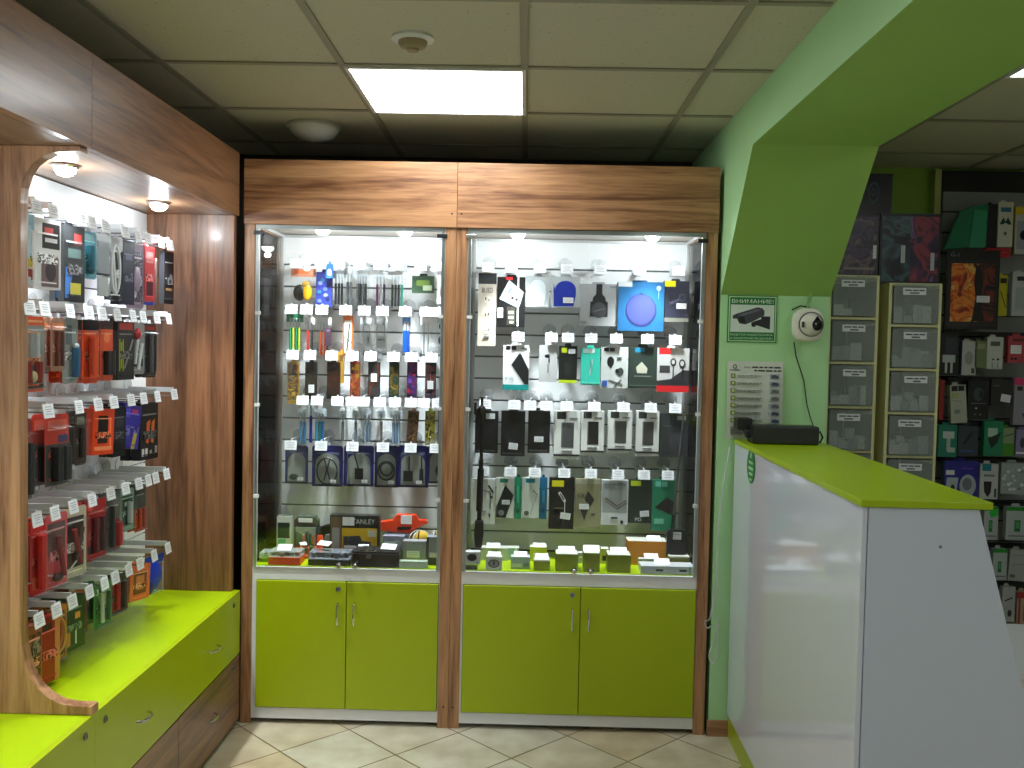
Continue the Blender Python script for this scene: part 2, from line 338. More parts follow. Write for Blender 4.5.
# ------------------------------------------------------------------ back glass cabinets
YF, YB = 3.86, 4.27
def lock(x, y, z, parent, axis='y'):
    d = -1 if axis == 'y' else 1
    prof = [(0, 0), (.0105, 0), (.0105, d*.004), (.007, d*.006), (0, d*.006)]
    b = MB().lathe(prof, STEEL, c=(x, y, z), axis=axis, n=16)
    if axis == 'y': b.box((x-.0015, y-.0068, z-.005), (x+.0015, y-.006, z+.005), BLACK)
    else: b.box((x+.006, y-.0015, z-.005), (x+.0068, y+.0015, z+.005), BLACK)
    b.build('lock', parent, smooth=True)
def cabinet(name_label, xl, xr, lpost, rpost, dl, dm, dr, spots, seed):
    t = thing('display_cabinet', name_label, 'display cabinet', (xl, YF, 0))
    wz = (WZ, WZ2)[seed % 2]; wx = (WX, WX2)[seed % 2]
    B((xl, YF, 0), (lpost, YB+.02, 2.09), wz).build('side_panel', t, .0015)
    B((rpost, YF, 0), (xr, YB+.02, 2.09), wz).build('side_panel', t, .0015)
    B((xl, YF-.012, 2.084), (xr, YF+.02, 2.348), wx).build('fascia', t, .0015)
    B((xl, YF+.021, 2.092), (xr, YB+.02, 2.11), col((196, 186, 176), .4)).build('top_panel', t)
    # slatwall back
    b = B((lpost, YB+.012, .67), (rpost, YB+.02, 2.09), col((120, 124, 124), .5))
    zs = [.67]+[.756+.1*k for k in range(14)]
    zs = [z for z in zs if z < 2.0]+[2.09]
    for z0, z1 in zip(zs, zs[1:]): b.box((lpost+.001, YB, z0+.004), (rpost-.001, YB+.012, z1-.004), SLAT)
    b.build('slat_panel', t, .001)
    AL = col((205, 208, 208), .35, metal=.4)
    f = MB()
    for x0, x1 in ((lpost, lpost+.016), (rpost-.016, rpost)): f.box((x0, YF+.004, .662), (x1, YF+.018, 2.084), AL)
    f.box((lpost+.016, YF+.004, 2.066), (rpost-.016, YF+.018, 2.084), AL)
    for x0, x1 in ((lpost+.001, lpost+.015), (rpost-.015, rpost-.001)): f.box((x0, YB-.016, .67), (x1, YB-.001, 2.09), AL)
    f.box((lpost+.015, YB-.01, 2.078), (rpost-.015, YB-.001, 2.09), AL)
    for x0, x1 in ((lpost+.001, lpost+.015), (rpost-.015, rpost-.001)): f.box((x0, YF+.03, 2.076), (x1, YB-.02, 2.09), AL)
    f.build('aluminium_frame', t, .001)
    for x0, x1 in ((lpost+.0005, lpost+.0045), (rpost-.0045, rpost-.0005)):
        B((x0, YF+.025, .672), (x1, YB-.018, 2.07), pane_glass(1.1)).build('side_glass', t)
    # white base carcass
    b = B((lpost, YF+.004, .611), (rpost, YB, .662), WHITE)
    b.box((lpost, YF+.004, .022), (rpost, YF+.035, .068), WHITE)
    b.box((lpost, YF+.004, .068), (dl, YF+.03, .611), WHITE); b.box((dr, YF+.004, .068), (rpost, YF+.03, .611), WHITE)
    b.box((lpost, YF+.032, .068), (rpost, YF+.04, .611), col((60, 64, 30), .7))
    b.box((lpost, YF+.05, 0), (rpost, YF+.06, .022), BLACK)
    b.build('base_carcass', t)
    B((lpost, YF+.02, .6625), (rpost, YB-.001, .6665), LIMETOP).build('shelf_board', t)
    for x0, x1, hx, lk in ((dl+.002, dm-.0015, dm-.034, 1), (dm+.0015, dr-.002, dm+.034, 0)):
        d = B((x0, YF-.004, .072), (x1, YF+.014, .608), LIME).build('door', t, .0015)
        pts = [(hx, YF-.004, .52), (hx, YF-.018, .518), (hx, YF-.027, .505), (hx, YF-.029, .475), (hx, YF-.027, .445), (hx, YF-.018, .432), (hx, YF-.004, .43)]
        MB().tube(pts, .0042, CHROME).build('handle', d, smooth=True)
        if lk: lock(hx, YF-.004, .578, d)
    gm = dm+.004
    for x0, x1, hx in ((lpost+.003, gm-.0015, gm-.034), (gm+.0015, rpost-.003, gm+.034)):
        gl = B((x0, YF-.004, .645 if 0 else .664), (x1, YF+.001, 2.082), GLASS).build('glass_door', t)
        MB().lathe([(0, -.034), (.008, -.034), (.0125, -.029), (.0145, -.02), (.0125, -.011), (.0075, -.006), (.0075, 0), (0, 0)], CHROME, c=(hx, YF-.004, .683), axis='y', n=18).build('knob', gl, smooth=True)
        ex = x0+.012 if x0 < gm-.1 else x1-.012
        for z in (1.72, 1.34, .96):
            B((ex-.011, YF-.008, z-.007), (ex+.011, YF+.004, z+.007), col((225, 225, 222), .3)).build('glass_clip', gl, .001)
        B((ex-.02, YF-.007, 2.042), (ex+.022, YF+.004, 2.058), BLACK if (x0 > gm-.1 or seed == 0) else CHROME).build('hinge', gl, .001)
    for sx in spots: spot(t, sx, 3.985, 2.092, 2.9)
    # screw caps
    b = MB()
    for z in (2.14, .09): b.lathe([(0, 0), (.004, 0), (.004, -.001), (0, -.001)], BLACK, c=((xr if seed == 0 else xl)+(-.02 if seed == 0 else .018), YF-(.012 if z > 2.1 else 0), z), axis='y', n=10)
    b.build('screw_cap', t)
    return t
XS = -.2965
X = lambda px, py=640: at(px, py, 1, YF).x
LP, RP = -1.127, -.342
cabinet('left wood and glass display cabinet with tools above lime green doors', -1.172, XS-.0005, LP, RP, X(255.5), X(346), X(438), (-.876, -.526), 0)
LP2, RP2 = -.252, .725
cabinet('right wood and glass display cabinet with gadget boxes above lime green doors', XS+.0005, .772, LP2, RP2, X(462), X(579.5), X(695), (-.047, .521), 1)

# ------------------------------------------------------------------ left wall display
XB = -1.552
t = thing('wall_display_unit', 'long walnut wall display unit with arched divider and lit canopy over lime counter', 'display unit', (-1.6, 2.5, 0))
f = MB(); f.box((-1.216, 1.0, 2.112), (-1.186, 2.5355, 2.368), WY); f.build('canopy_board', t, .001)
f = MB(); f.box((-1.216, 2.5365, 2.112), (-1.186, 3.834, 2.368), WY2); f.build('canopy_board', t, .001)
B((-1.6, 1.0, 2.112), (-1.2165, 3.834, 2.132), wood('y', (150, 118, 92), (100, 72, 52), .3, off=1.)).build('canopy_underside', t)
f = B((-1.6, 1.0, .575), (XB-.01, 3.80, 2.111), col((120, 124, 124), .5))
zs = [.575, .61, .71]+[.81+.0967*k for k in range(14)]
zs = [z for z in zs if z < 2.03]+[2.111]
for z0, z1 in zip(zs, zs[1:]):
    for y0, y1 in ((1.0, 2.499), (2.545, 3.799)): f.box((XB-.01, y0, z0+.003), (XB, y1, z1-.003), SLAT)
f.build('slat_panel', t)
prof = [(-1.165, .5725), (-1.165, .597), (-1.22, .598), (-1.255, .604), (-1.287, .620), (-1.313, .643), (-1.335, .675), (-1.350, .715), (-1.359, .76), (-1.362, .81),
        (-1.362, 1.96), (-1.359, 2.0), (-1.348, 2.035), (-1.33, 2.063), (-1.305, 2.082), (-1.275, 2.094), (-1.23, 2.098), (-1.2, 2.099), (-1.2, 2.1115), (-1.551, 2.1115), (-1.551, .5725)]
MB().prism(prof, 2.5, 2.541, WZ, 'y').build('arched_divider', t, .0015)
B((-1.6, 3.80, .5725), (-1.195, 3.83, 2.1115), wood('z', (138, 94, 64), (76, 46, 28), off=4.4)).build('end_panel', t, .001)
for y in (1.9, 2.773, 3.478): spot(t, -1.376, y, 2.111, 3.2)
t = thing('drawer_counter', 'low lime green drawer counter with walnut lower drawers under the wall display', 'counter', (-1.6, 2.5, 0))
B((-1.6, 1.0, .555), (-1.183, 3.834, .5715), LIMETOP).build('counter_top', t, .001)
B((-1.6, 1.0, .03), (-1.185, 3.834, .554), WY).build('carcass', t)
B((-1.58, 1.0, 0), (-1.2, 3.82, .03), BLACK).build('plinth', t)
def bow(p, parent, mt=CHROME):
    x, y, z = p
    MB().tube([(x, y-.042, z), (x+.014, y-.038, z), (x+.024, y-.02, z), (x+.027, y, z), (x+.024, y+.02, z), (x+.014, y+.038, z), (x, y+.042, z)], .0042, mt).build('handle', parent, smooth=True)
for y0, y1, hy, ly, zt in ((1.87, 2.5195, 2.19, 2.461, .5715), (2.5205, 3.150, 2.836, 2.581, .5715), (3.153, 3.832, 3.492, 3.744, .5705)):
    d = B((-1.183, y0, .309), (-1.165 if y0 < 3 else -1.167, y1, zt), LIME).build('drawer', t, .001)
    bow((-1.165, hy, .435), d); lock(-1.165 if y0 < 3 else -1.167, ly, .531, d, 'x')
    d = B((-1.183, y0, .034), (-1.167, y1, .303), WY3).build('drawer', t, .001)
    bow((-1.167, hy-.02, .178), d); lock(-1.167, ly, .272, d, 'x')
c = at(2, 712, 2, .572)
t = thing('acrylic_sign_holder', 'slanted white acrylic card stand at near end of lime counter', 'card stand', (-1.45, 2.42, .572))
MB().prism([(-1.50, .573), (-1.405, .573), (-1.422, .70), (-1.50, .70)], 2.40, 2.406, col((215, 225, 228), .2), 'y').build('card', t)
B((-1.50, 2.38, .5725), (-1.405, 2.43, .5765), CLEARP).build('foot', t)

# ------------------------------------------------------------------ products
def clone(root):
    r = root.copy(); C.objects.link(r)
    for ch in root.children:
        c_ = ch.copy(); C.objects.link(c_); c_.parent = r
        for g_ in ch.children:
            d_ = g_.copy(); C.objects.link(d_); d_.parent = c_
    return r
_hooks = {}
def hook(kind, loc, rz, label, group, tagrz=0, two=False):
    """price tag hook; local -y points out of the wall, origin at the slot"""
    if kind not in _hooks:
        L_ = {'short': .15, 'long': .185}[kind]
        r = thing('display_hook', '', 'display hook')
        MB().box((-.02, -.004, -.022), (.02, 0, .008), ARMW).build('back_plate', r, world=False)
        MB().tube([(0, -.003, -.014), (0, -.03, -.014), (0, -L_+.012, -.014), (0, -L_, -.006)], .0024, STEEL, 6).build('wire', r, world=False)
        MB().box((-.0035, -L_, 0), (.0035, -.003, .018), ARMW).build('tag_arm', r, world=False)
        b = MB(); M = Matrix.Translation((0, -L_, .007)) @ Matrix.Rotation(-.18, 4, 'X')
        b.box((-.0265, -.003, -.037), (.0265, 0, .004), TAGW, M)
        for k, (z, w) in enumerate(((-.005, .016), (-.012, .018), (-.018, .012), (-.026, .017))): b.box((-w, -.0034, z-.0012), (w, -.003, z+.0012), TAGP, M)
        b.build('price_tag', r, world=False)
        pr = [(.03*math.cos(a), .022+.03*math.sin(a)) for a in [PI*k/14 for k in range(-2, 17)]]
        MB().prism(pr, -.008, -.005, CLEARP, 'y').build('clear_disc', r, world=False)
        _hooks[kind] = r
        o = r
    else: o = clone(_hooks[kind])
    o.location = loc; o.rotation_euler = (0, 0, rz); o['label'] = label; o['group'] = group
    return o
def art(b, w, h, y, shapes, M=None):
    """printed front: u to the right, v down, both 0..1 of the face"""
    X_ = lambda u: (u-.5)*w
    Z_ = lambda v: -v*h
    for k, s in enumerate(shapes):
        yy = y-.0004*(k+1); kd = s[0]; c_ = s[-1]; mt = c_ if not isinstance(c_, tuple) else col(c_, .4)
        if kd == 'r': b.box((X_(s[1]), yy, Z_(s[2])), (X_(s[3]), y, Z_(s[4])), mt, M)
        elif kd == 'e':
            n = 20; b.prism([(X_(s[1])+s[3]*w*math.cos(2*PI*i/n), Z_(s[2])+s[4]*h*math.sin(2*PI*i/n)) for i in range(n)], yy, y, mt, 'y', M)
        elif kd == 'p': b.prism([(X_(u), Z_(v)) for u, v in s[1]], yy, y, mt, 'y', M)
        elif kd == 'l':
            u0, v0, u1, v1, th = s[1:6]; a = Vector((X_(u0), Z_(v0))); e = Vector((X_(u1), Z_(v1))); d = (e-a); n_ = Vector((-d.y, d.x)).normalized()*th/2
            b.prism([tuple(a+n_), tuple(e+n_), tuple(e-n_), tuple(a-n_)], yy, y, mt, 'y', M)
        elif kd == 'w':   # a line of print too small to read: word-long dashes
            rw = random.Random(int(s[1]*97+s[2]*991+s[3]*13)); u = s[1]
            while u < s[3]-.02:
                e_ = min(s[3], u+rw.uniform(.06, .16)*(s[3]-s[1])*1.6); b.box((X_(u), yy, Z_(s[2])), (X_(e_), y, Z_(s[4])), mt, M); u = e_+.02
        elif kd == 't': b.text(s[5], X_(s[1]), Z_(s[4]), X_(s[3]), Z_(s[2]), yy, mt, M)
def clutter(seed, cols, n=9, v0=.12, v1=.92):
    r = random.Random(seed); o = [('r', .07, v0, .93, v1, paint([tuple(int(v*.66) for v in c_) for c_ in list(cols)+[cols[0]]], 34, seed*1.37, 1.2, True))]
    for _ in range(n//3):
        u = r.uniform(.08, .8); v = r.uniform(v0, v1-.1); k = r.random(); c_ = r.choice(cols)
        if k < .45: o.append(('r', u, v, min(.94, u+r.uniform(.08, .4)), min(v1, v+r.uniform(.02, .12)), c_))
        elif k < .7: o.append(('e', u, v, min(r.uniform(.05, .16), .97-u, u-.03), r.uniform(.03, .08), c_))
        else: o.append(('l', u, v, r.uniform(.1, .9), min(v1, v+r.uniform(.1, .35)), .004, c_))
    return o
W_ = (226, 228, 228); K_ = (18, 18, 20); G_ = (120, 124, 126)
def package(name, label, cat, loc, rz, w, h, d, base, shapes=(), kind='box', group=None, tilt=0, sticker=None, contents=None, side=None, tab=True, blis=None, top=None):
    """hanging or standing package; origin at top centre of the front face, front towards local -y"""
    t = thing(name, label, cat, loc, group, (0, tilt, rz))
    b = MB(); mb = col(base, .38)
    if kind == 'box':
        b.box((-w/2, 0, -h), (w/2, d, 0), mb)
        if side: b.box((w/2, .0005, -h+.0005), (w/2+.0004, d-.0005, -.0005), col(side, .4)); b.box((-w/2-.0004, .0005, -h+.0005), (-w/2, d-.0005, -.0005), col(side, .4))
        if top: b.box((-w/2+.0005, .0005, 0), (w/2-.0005, d-.0005, .0006), col(top, .4))
        art(b, w, h, 0, shapes); b.build('carton', t, world=False)
        if tab: MB().prism([(-w*.2, -.001), (w*.2, -.001), (w*.15, .012), (-w*.15, .012)], d-.0015, d-.0003, mb, 'y').build('hang_tab', t, world=False)
    else:
        r = min(.008, w/5)
        pr = [(-w/2+r, 0), (w/2-r, 0), (w/2, -r), (w/2, -h+r), (w/2-r, -h), (-w/2+r, -h), (-w/2, -h+r), (-w/2, -r)]
        if kind == 'card': b.prism(pr, d-.0018, d, mb, 'y'); art(b, w, h, d-.0018, shapes); b.build('backing_card', t, world=False)
        else:
            b.prism([(-w/2, .002), (w/2, .002), (w/2, -h*.2), (-w/2, -h*.2)], d/2-.001, d/2+.001, mb, 'y'); art(b, w, h, d/2-.001, shapes); b.build('header_card', t, world=False)
        z0 = -h*.16 if kind == 'card' else -h*.1
        bl = MB(); e = .1*w
        x0 = -w/2+(e if kind == 'card' else 0); x1 = -x0; zb = -h+(e*.6 if kind == 'card' else 0); yf = 0 if kind == 'card' else d/2-.0045; yb = d-.002 if kind == 'card' else d/2+.0045
        vs = [(x0, yb, zb), (x1, yb, zb), (x1, yb, z0), (x0, yb, z0), (x0+e*.5, yf, zb+e*.5), (x1-e*.5, yf, zb+e*.5), (x1-e*.5, yf, z0-e*.5), (x0+e*.5, yf, z0-e*.5)]
        bl.add(vs, [(4, 5, 6, 7), (0, 1, 5, 4), (1, 2, 6, 5), (2, 3, 7, 6), (3, 0, 4, 7)]+([(3, 2, 1, 0)] if kind == 'pouch' else []), blis or clear((225, 230, 234), .015, .12, ior=1.14))
        bl.build('blister' if kind == 'card' else 'clear_bag', t, world=False)
        cb = MB(); ym = d/2
        for i, s in enumerate(contents or []):
            X_ = lambda u: (u-.5)*w
            Z_ = lambda v: -v*h
            mt = col(s[-1], .35) if isinstance(s[-1], tuple) else s[-1]
            if s[0] == 'rod':  cb.cyl((X_(s[1]), ym, Z_(s[2])), (X_(s[3]), ym, Z_(s[4])), s[5], mt, 8, M=None)
            elif s[0] == 'ball': cb.ell((X_(s[1]), ym, Z_(s[2])), (s[3]*w, min(d*.4, .012), s[4]*h), mt, 12)
            elif s[0] == 'bar': cb.box((X_(s[1]), ym-.003, Z_(s[2])), (X_(s[3]), ym+.003, Z_(s[4])), mt)
            elif s[0] == 'ring':
                n = 22; cb.tube([(X_(s[1])+s[3]*w*math.cos(2*PI*k/n), ym, Z_(s[2])+s[4]*h*math.sin(2*PI*k/n)) for k in range(n+1)], s[5], mt, 6)
        if contents: cb.build('contents', t, world=False, smooth=True)
        if kind == 'card' or tab: MB().prism([(-.012, .0), (.012, .0), (.008, .014), (-.008, .014)], d-.0015 if kind == 'card' else d/2-.0007, d-.0005 if kind == 'card' else d/2+.0007, CLEARP, 'y').build('hang_tab', t, world=False)
    if sticker:
        u, v, sw, sh = sticker[:4]; M = Matrix.Translation(((u-.5)*w, -.0022-.0004*len(shapes) if kind == 'box' else -.001, -v*h)) @ Matrix.Rotation(sticker[4] if len(sticker) > 4 else 0, 4, 'Y')
        sc = sticker[5] if len(sticker) > 5 else None
        b = MB().box((-sw/2, 0, -sh/2), (sw/2, .0006, sh/2), col(sc) if sc else TAGW, M)
        for z in (.25, 0, -.25): b.box((-sw*.38, -.0003, sh*z-.0008), (sw*.38, 0, sh*z+.0008), TAGP, M)
        b.build('price_sticker', t, world=False)
    return t

ORD = ['foremost', 'second from the front', 'third from the front', 'fourth from the front', 'rearmost']
# ---- left wall: (row, y, w, h, kind, base, shapes, contents, name, category, short, count, d, tilt)
ROWZ = [1.97, 1.69, 1.40, 1.10, .812]
ROWN = ['top', 'second', 'middle', 'fourth', 'lowest']
RED = (190, 34, 28); ORG = (226, 84, 24); BRN = (120, 58, 34)
def rods(cols, v0=.3, v1=.88, r=.006): 
    n = len(cols); return [('rod', (i+.5)/n*.7+.15, v0, (i+.5)/n*.7+.15, v1, r, c_) for i, c_ in enumerate(cols)]
LW = [
 (0, 2.575, .09, .20, 'pouch', (150, 190, 205), [('r', .1, .6, .9, .72, (205, 180, 60)), ('r', .1, .75, .9, .9, (170, 60, 50))], [('bar', .2, .15, .8, .55, (205, 225, 232)), ('bar', .2, .6, .8, .72, (215, 190, 60)), ('bar', .2, .75, .8, .85, (160, 60, 50)), ('bar', .2, .86, .8, .95, W_)], 'gadget_package', 'package', 'pale blue and yellow gadget pouch', 1, .02),
 (0, 2.685, .13, .20, 'box', W_, [('r', .3, .06, .95, .42, K_), ('r', .38, .12, .7, .2, (180, 60, 55)), ('r', .4, .27, .85, .33, W_), ('r', .28, .55, .9, .97, (112, 92, 96)), ('e', .6, .75, .2, .14, (58, 44, 50))], None, 'gadget_box', 'box', 'white box with dark photo panels', 1, .03),
 (0, 2.845, .11, .23, 'box', (26, 28, 30), [('r', .5, .1, .85, .24, (200, 48, 44)), ('p', [(.1, .55), (.5, .5), (.2, .95), (.05, .95)], (60, 110, 180)), ('r', .3, .75, .8, .92, (170, 160, 50)), ('r', .2, .3, .8, .42, (70, 90, 88))], None, 'gadget_box', 'box', 'black box with red corner logo', 2, .02),
 (0, 2.975, .09, .15, 'card', (72, 160, 180), [('r', .2, .05, .8, .2, (150, 205, 215))], [('rod', .5, .3, .5, .8, .012, (40, 110, 130)), ('ball', .5, .8, .25, .1, (30, 90, 110))], 'gadget_package', 'package', 'turquoise carded gadget', 1, .02),
 (0, 3.06, .10, .21, 'pouch', (196, 200, 206), [], [('bar', .15, .1, .85, .6, (176, 182, 188)), ('bar', .1, .6, .9, .63, (60, 60, 66)), ('bar', .2, .65, .8, .95, (200, 204, 206))], 'gadget_package', 'package', 'silver grey clear gadget pouch', 1, .024),
 (0, 3.15, .09, .21, 'pouch', (200, 200, 205), [], [('ring', .5, .5, .3, .38, .006, (224, 226, 230)), ('rod', .3, .2, .5, .9, .006, W_), ('bar', .3, .92, .7, .99, K_)], 'cable_package', 'package', 'clear pouch with curled white cable', 2, .02),
 (0, 3.235, .08, .22, 'box', (30, 32, 52), [('r', .2, .2, .8, .3, (90, 96, 130))], None, 'gadget_box', 'box', 'narrow navy blue box', 2, .02),
 (0, 3.325, .12, .23, 'card', (150, 128, 150), clutter(3, [(190, 170, 190), (120, 100, 120), (225, 215, 225)], 14), [('ball', .5, .55, .2, .2, (170, 150, 170))], 'gadget_package', 'package', 'lilac patterned carded gadget', 1, .02),
 (0, 3.415, .08, .20, 'box', (196, 60, 62), [('r', .15, .1, .85, .3, (230, 150, 150)), ('r', .2, .5, .8, .9, (80, 40, 46))], None, 'gadget_box', 'box', 'narrow red pink box', 1, .02),
 (0, 3.475, .12, .21, 'card', (36, 60, 170), [('r', .1, .05, .9, .3, (60, 100, 210)), ('w', .15, .1, .8, .15, (200, 60, 60))], rods([K_, (60, 60, 66), K_], .42, .9, .01), 'tool_package', 'package', 'blue card with three black tools', 1, .022),
 (0, 3.60, .08, .20, 'box', (24, 24, 26), [('e', .7, .5, .15, .08, (100, 100, 110)), ('r', .2, .7, .8, .75, (120, 90, 60))], None, 'gadget_box', 'box', 'slim black box at the row end', 1, .02),
 (1, 2.63, .145, .215, 'card', ORG, [('p', [(.0, .28), (.45, .12), (1, .12), (1, .97), (0, .97)], (132, 140, 138)), ('w', .45, .05, .95, .08, (240, 180, 130)), ('r', .05, .9, .95, .96, K_)], [('rod', .4, .22, .42, .55, .009, (170, 175, 172)), ('rod', .62, .22, .6, .55, .009, (200, 204, 200)), ('rod', .3, .6, .32, .88, .012, (150, 40, 34)), ('rod', .7, .6, .68, .88, .012, (150, 40, 34)), ('ball', .5, .8, .12, .08, (205, 200, 150))], 'tool_package', 'package', 'large orange and grey plier card', 1, .026),
 (1, 2.775, .075, .16, 'card', (150, 110, 90), [('r', .1, .1, .9, .2, (200, 120, 70))], rods([(120, 52, 34), (90, 44, 30)], .25, .9, .006), 'tool_package', 'package', 'small brown screwdriver card', 2, .018),
 (1, 2.86, .08, .20, 'card', (150, 156, 154), [('r', .2, .1, .6, .4, (96, 110, 108))], [('rod', .7, .45, .7, .9, .012, (30, 100, 140)), ('ball', .7, .42, .15, .05, (200, 210, 215))], 'tool_package', 'package', 'grey card with blue handled tool', 1, .024),
 (1, 3.005, .09, .205, 'card', (222, 74, 22), [('r', 0, 0, 1, .16, K_)], [('rod', .5, .26, .5, .9, .014, (240, 86, 24)), ('rod', .3, .3, .3, .85, .006, (190, 50, 16))], 'tool_package', 'package', 'orange cutter pack with black header', 5, .03),
 (1, 3.115, .085, .20, 'card', (236, 84, 28), [('r', 0, 0, 1, .14, (60, 40, 36)), ('e', .5, .28, .25, .09, (250, 130, 70))], rods([(30, 24, 22), (44, 34, 30)], .5, .9, .012), 'tool_package', 'package', 'orange card with black ribbed handles', 2, .026),
 (1, 3.215, .11, .20, 'box', (34, 36, 34), [('r', .1, .02, .9, .14, (180, 60, 40)), ('r', .1, .3, .15, .85, (170, 190, 40)), ('r', .2, .35, .25, .8, (170, 190, 40)), ('r', .3, .3, .34, .85, (170, 190, 40)), ('l', .4, .8, .9, .3, .006, (150, 150, 150))], None, 'tool_box', 'box', 'black box with lime lettering', 2, .022),
 (1, 3.345, .12, .185, 'card', (150, 152, 152), [('r', .1, .7, .9, .85, K_)], [('ball', .45, .22, .16, .12, (180, 26, 34)), ('rod', .45, .3, .3, .8, .006, W_), ('rod', .7, .4, .5, .9, .006, W_)], 'tool_package', 'package', 'grey card with red bulb tester', 2, .024),
 (1, 3.46, .10, .20, 'card', (44, 40, 38), [('r', .1, .05, .9, .12, (120, 40, 34))], rods([(20, 20, 22), (90, 86, 84), (20, 20, 22)], .2, .9, .008), 'tool_package', 'package', 'dark card with black screwdrivers', 2, .022),
 (2, 2.60, .085, .23, 'card', (150, 60, 62), [('r', 0, .3, 1, 1, (104, 104, 104))], rods([K_, (40, 40, 42)], .3, .93, .011), 'tool_package', 'package', 'pinkish red card with black chisels', 4, .03),
 (2, 2.80, .13, .215, 'card', (206, 66, 50), [('r', 0, .42, 1, 1, (84, 88, 86)), ('r', .1, .08, .9, .2, (226, 110, 90)), ('r', .55, .3, .95, .4, (60, 60, 110))], rods([(30, 32, 32), (36, 40, 38)], .45, .93, .018), 'tool_package', 'package', 'red header card with two black chargers', 2, .034),
 (2, 2.925, .07, .17, 'card', (74, 62, 54), [('r', .2, .1, .8, .25, (140, 150, 130))], rods([(60, 44, 34)], .3, .85, .01), 'tool_package', 'package', 'small dark brown carded tool', 2, .022),
 (2, 3.05, .13, .15, 'box', (224, 70, 24), [('r', .25, .15, .7, .75, (28, 22, 20)), ('l', .8, .2, .85, .85, .01, (250, 130, 80)), ('r', .1, .82, .9, .9, (250, 150, 100))], None, 'gadget_box', 'box', 'orange box with black picture', 1, .04, .06),
 (2, 3.165, .08, .17, 'box', (26, 26, 30), [('r', .2, .2, .8, .4, (50, 54, 64))], None, 'gadget_box', 'box', 'plain black box beside orange box', 2, .022),
 (2, 3.28, .125, .155, 'box', (52, 42, 150), [('r', .45, .1, .8, .2, (190, 50, 120)), ('p', [(.55, 1), (.7, .5), (.9, .5), (.75, 1)], (190, 170, 60)), ('e', .3, .6, .14, .12, (120, 116, 170)), ('r', .1, .1, .35, .3, (80, 74, 190))], None, 'gadget_box', 'box', 'tilted violet box with yellow stripe', 1, .05, .16),
 (2, 3.42, .14, .21, 'box', (24, 24, 24), [('p', [(.35, .35), (.55, .3), (.45, .72), (.3, .7)], (200, 92, 40)), ('p', [(.62, .35), (.8, .3), (.72, .72), (.58, .7)], (206, 104, 50)), ('r', .08, .8, .2, .93, W_), ('r', .26, .8, .38, .93, W_), ('r', .5, .84, .62, .9, (150, 150, 120)), ('r', .8, .78, .92, .9, (150, 150, 150))], None, 'gadget_box', 'box', 'black box with orange flashes', 2, .035),
 (3, 2.57, .09, .17, 'card', (190, 44, 40), [('r', .1, .6, .9, .75, W_)], rods([(160, 30, 30), (200, 60, 50)], .2, .7, .008), 'tool_package', 'package', 'red and white card behind the divider', 2, .03),
 (3, 2.68, .075, .222, 'card', (206, 40, 34), [('r', .15, .75, .85, .9, (240, 120, 90))], [('rod', .5, .2, .5, .9, .014, (220, 44, 34))], 'tool_package', 'package', 'long bright red cutter card', 4, .03),
 (3, 2.79, .12, .225, 'card', (222, 96, 104), [('r', .1, .12, .9, .55, (120, 90, 90)), ('l', .1, .8, .9, .9, .005, W_)], [('rod', .4, .3, .7, .85, .008, (150, 60, 60)), ('ball', .4, .85, .2, .06, (70, 50, 50))], 'tool_package', 'package', 'pink clear carded soldering tool', 1, .03),
 (3, 2.905, .13, .222, 'card', (212, 200, 176), [('r', .12, .14, .88, .86, (58, 36, 32)), ('l', .2, .9, .8, .7, .006, W_)], [('rod', .3, .3, .6, .8, .008, (150, 50, 44)), ('rod', .7, .3, .4, .75, .006, (90, 60, 50))], 'tool_package', 'package', 'cream framed card with dark wrench', 1, .03),
 (3, 3.05, .12, .20, 'card', (180, 40, 44), [('e', .2, .1, .14, .08, (250, 90, 90)), ('r', .1, .75, .9, .88, (60, 60, 60))], rods([(110, 30, 32), (70, 30, 30)], .3, .85, .012), 'tool_package', 'package', 'crimson card with dark handles', 2, .03),
 (3, 3.17, .10, .20, 'card', (104, 104, 98), [('r', .55, .45, .95, .95, (176, 26, 28))], [('rod', .3, .2, .3, .9, .01, (50, 50, 48)), ('rod', .7, .5, .7, .9, .014, (190, 30, 30))], 'tool_package', 'package', 'grey card with red bottle', 2, .03),
 (3, 3.28, .10, .15, 'card', (120, 150, 130), [('r', .15, .15, .85, .85, (44, 70, 60)), ('r', .3, .3, .7, .4, W_)], rods([(190, 200, 196)], .3, .8, .01), 'tool_package', 'package', 'green white framed card', 2, .024),
 (3, 3.38, .08, .17, 'card', (70, 74, 66), [('r', 0, .5, 1, 1, (210, 84, 30))], rods([(200, 70, 24), (170, 50, 24)], .5, .92, .007), 'tool_package', 'package', 'slim orange red tipped card', 2, .02),
 (4, 2.60, .10, .185, 'box', (160, 84, 50), clutter(11, [(190, 110, 70), (90, 40, 26), (220, 200, 170)], 8), None, 'tool_box', 'box', 'rust brown box beside the divider', 2, .036),
 (4, 2.70, .10, .195, 'box', (150, 24, 20), [('r', .75, 0, 1, 1, (196, 130, 70)), ('r', .1, .1, .6, .2, (60, 20, 20))], None, 'tool_box', 'box', 'dark red box with tan edge', 1, .04),
 (4, 2.80, .13, .175, 'card', (186, 110, 44), clutter(12, [(220, 150, 60), (130, 60, 26), (236, 190, 120)], 14), [('ring', .5, .5, .3, .3, .005, (220, 150, 50)), ('ring', .45, .45, .2, .25, .005, (200, 90, 30))], 'cable_package', 'package', 'amber card with coiled wires', 2, .03),
 (4, 2.90, .14, .165, 'box', (30, 58, 34), [('r', .6, .3, .8, .42, (220, 140, 60)), ('r', .6, .55, .66, .9, (200, 205, 200)), ('r', .1, .6, .4, .9, (200, 120, 50))], None, 'tool_box', 'box', 'dark green box with orange marks', 2, .036),
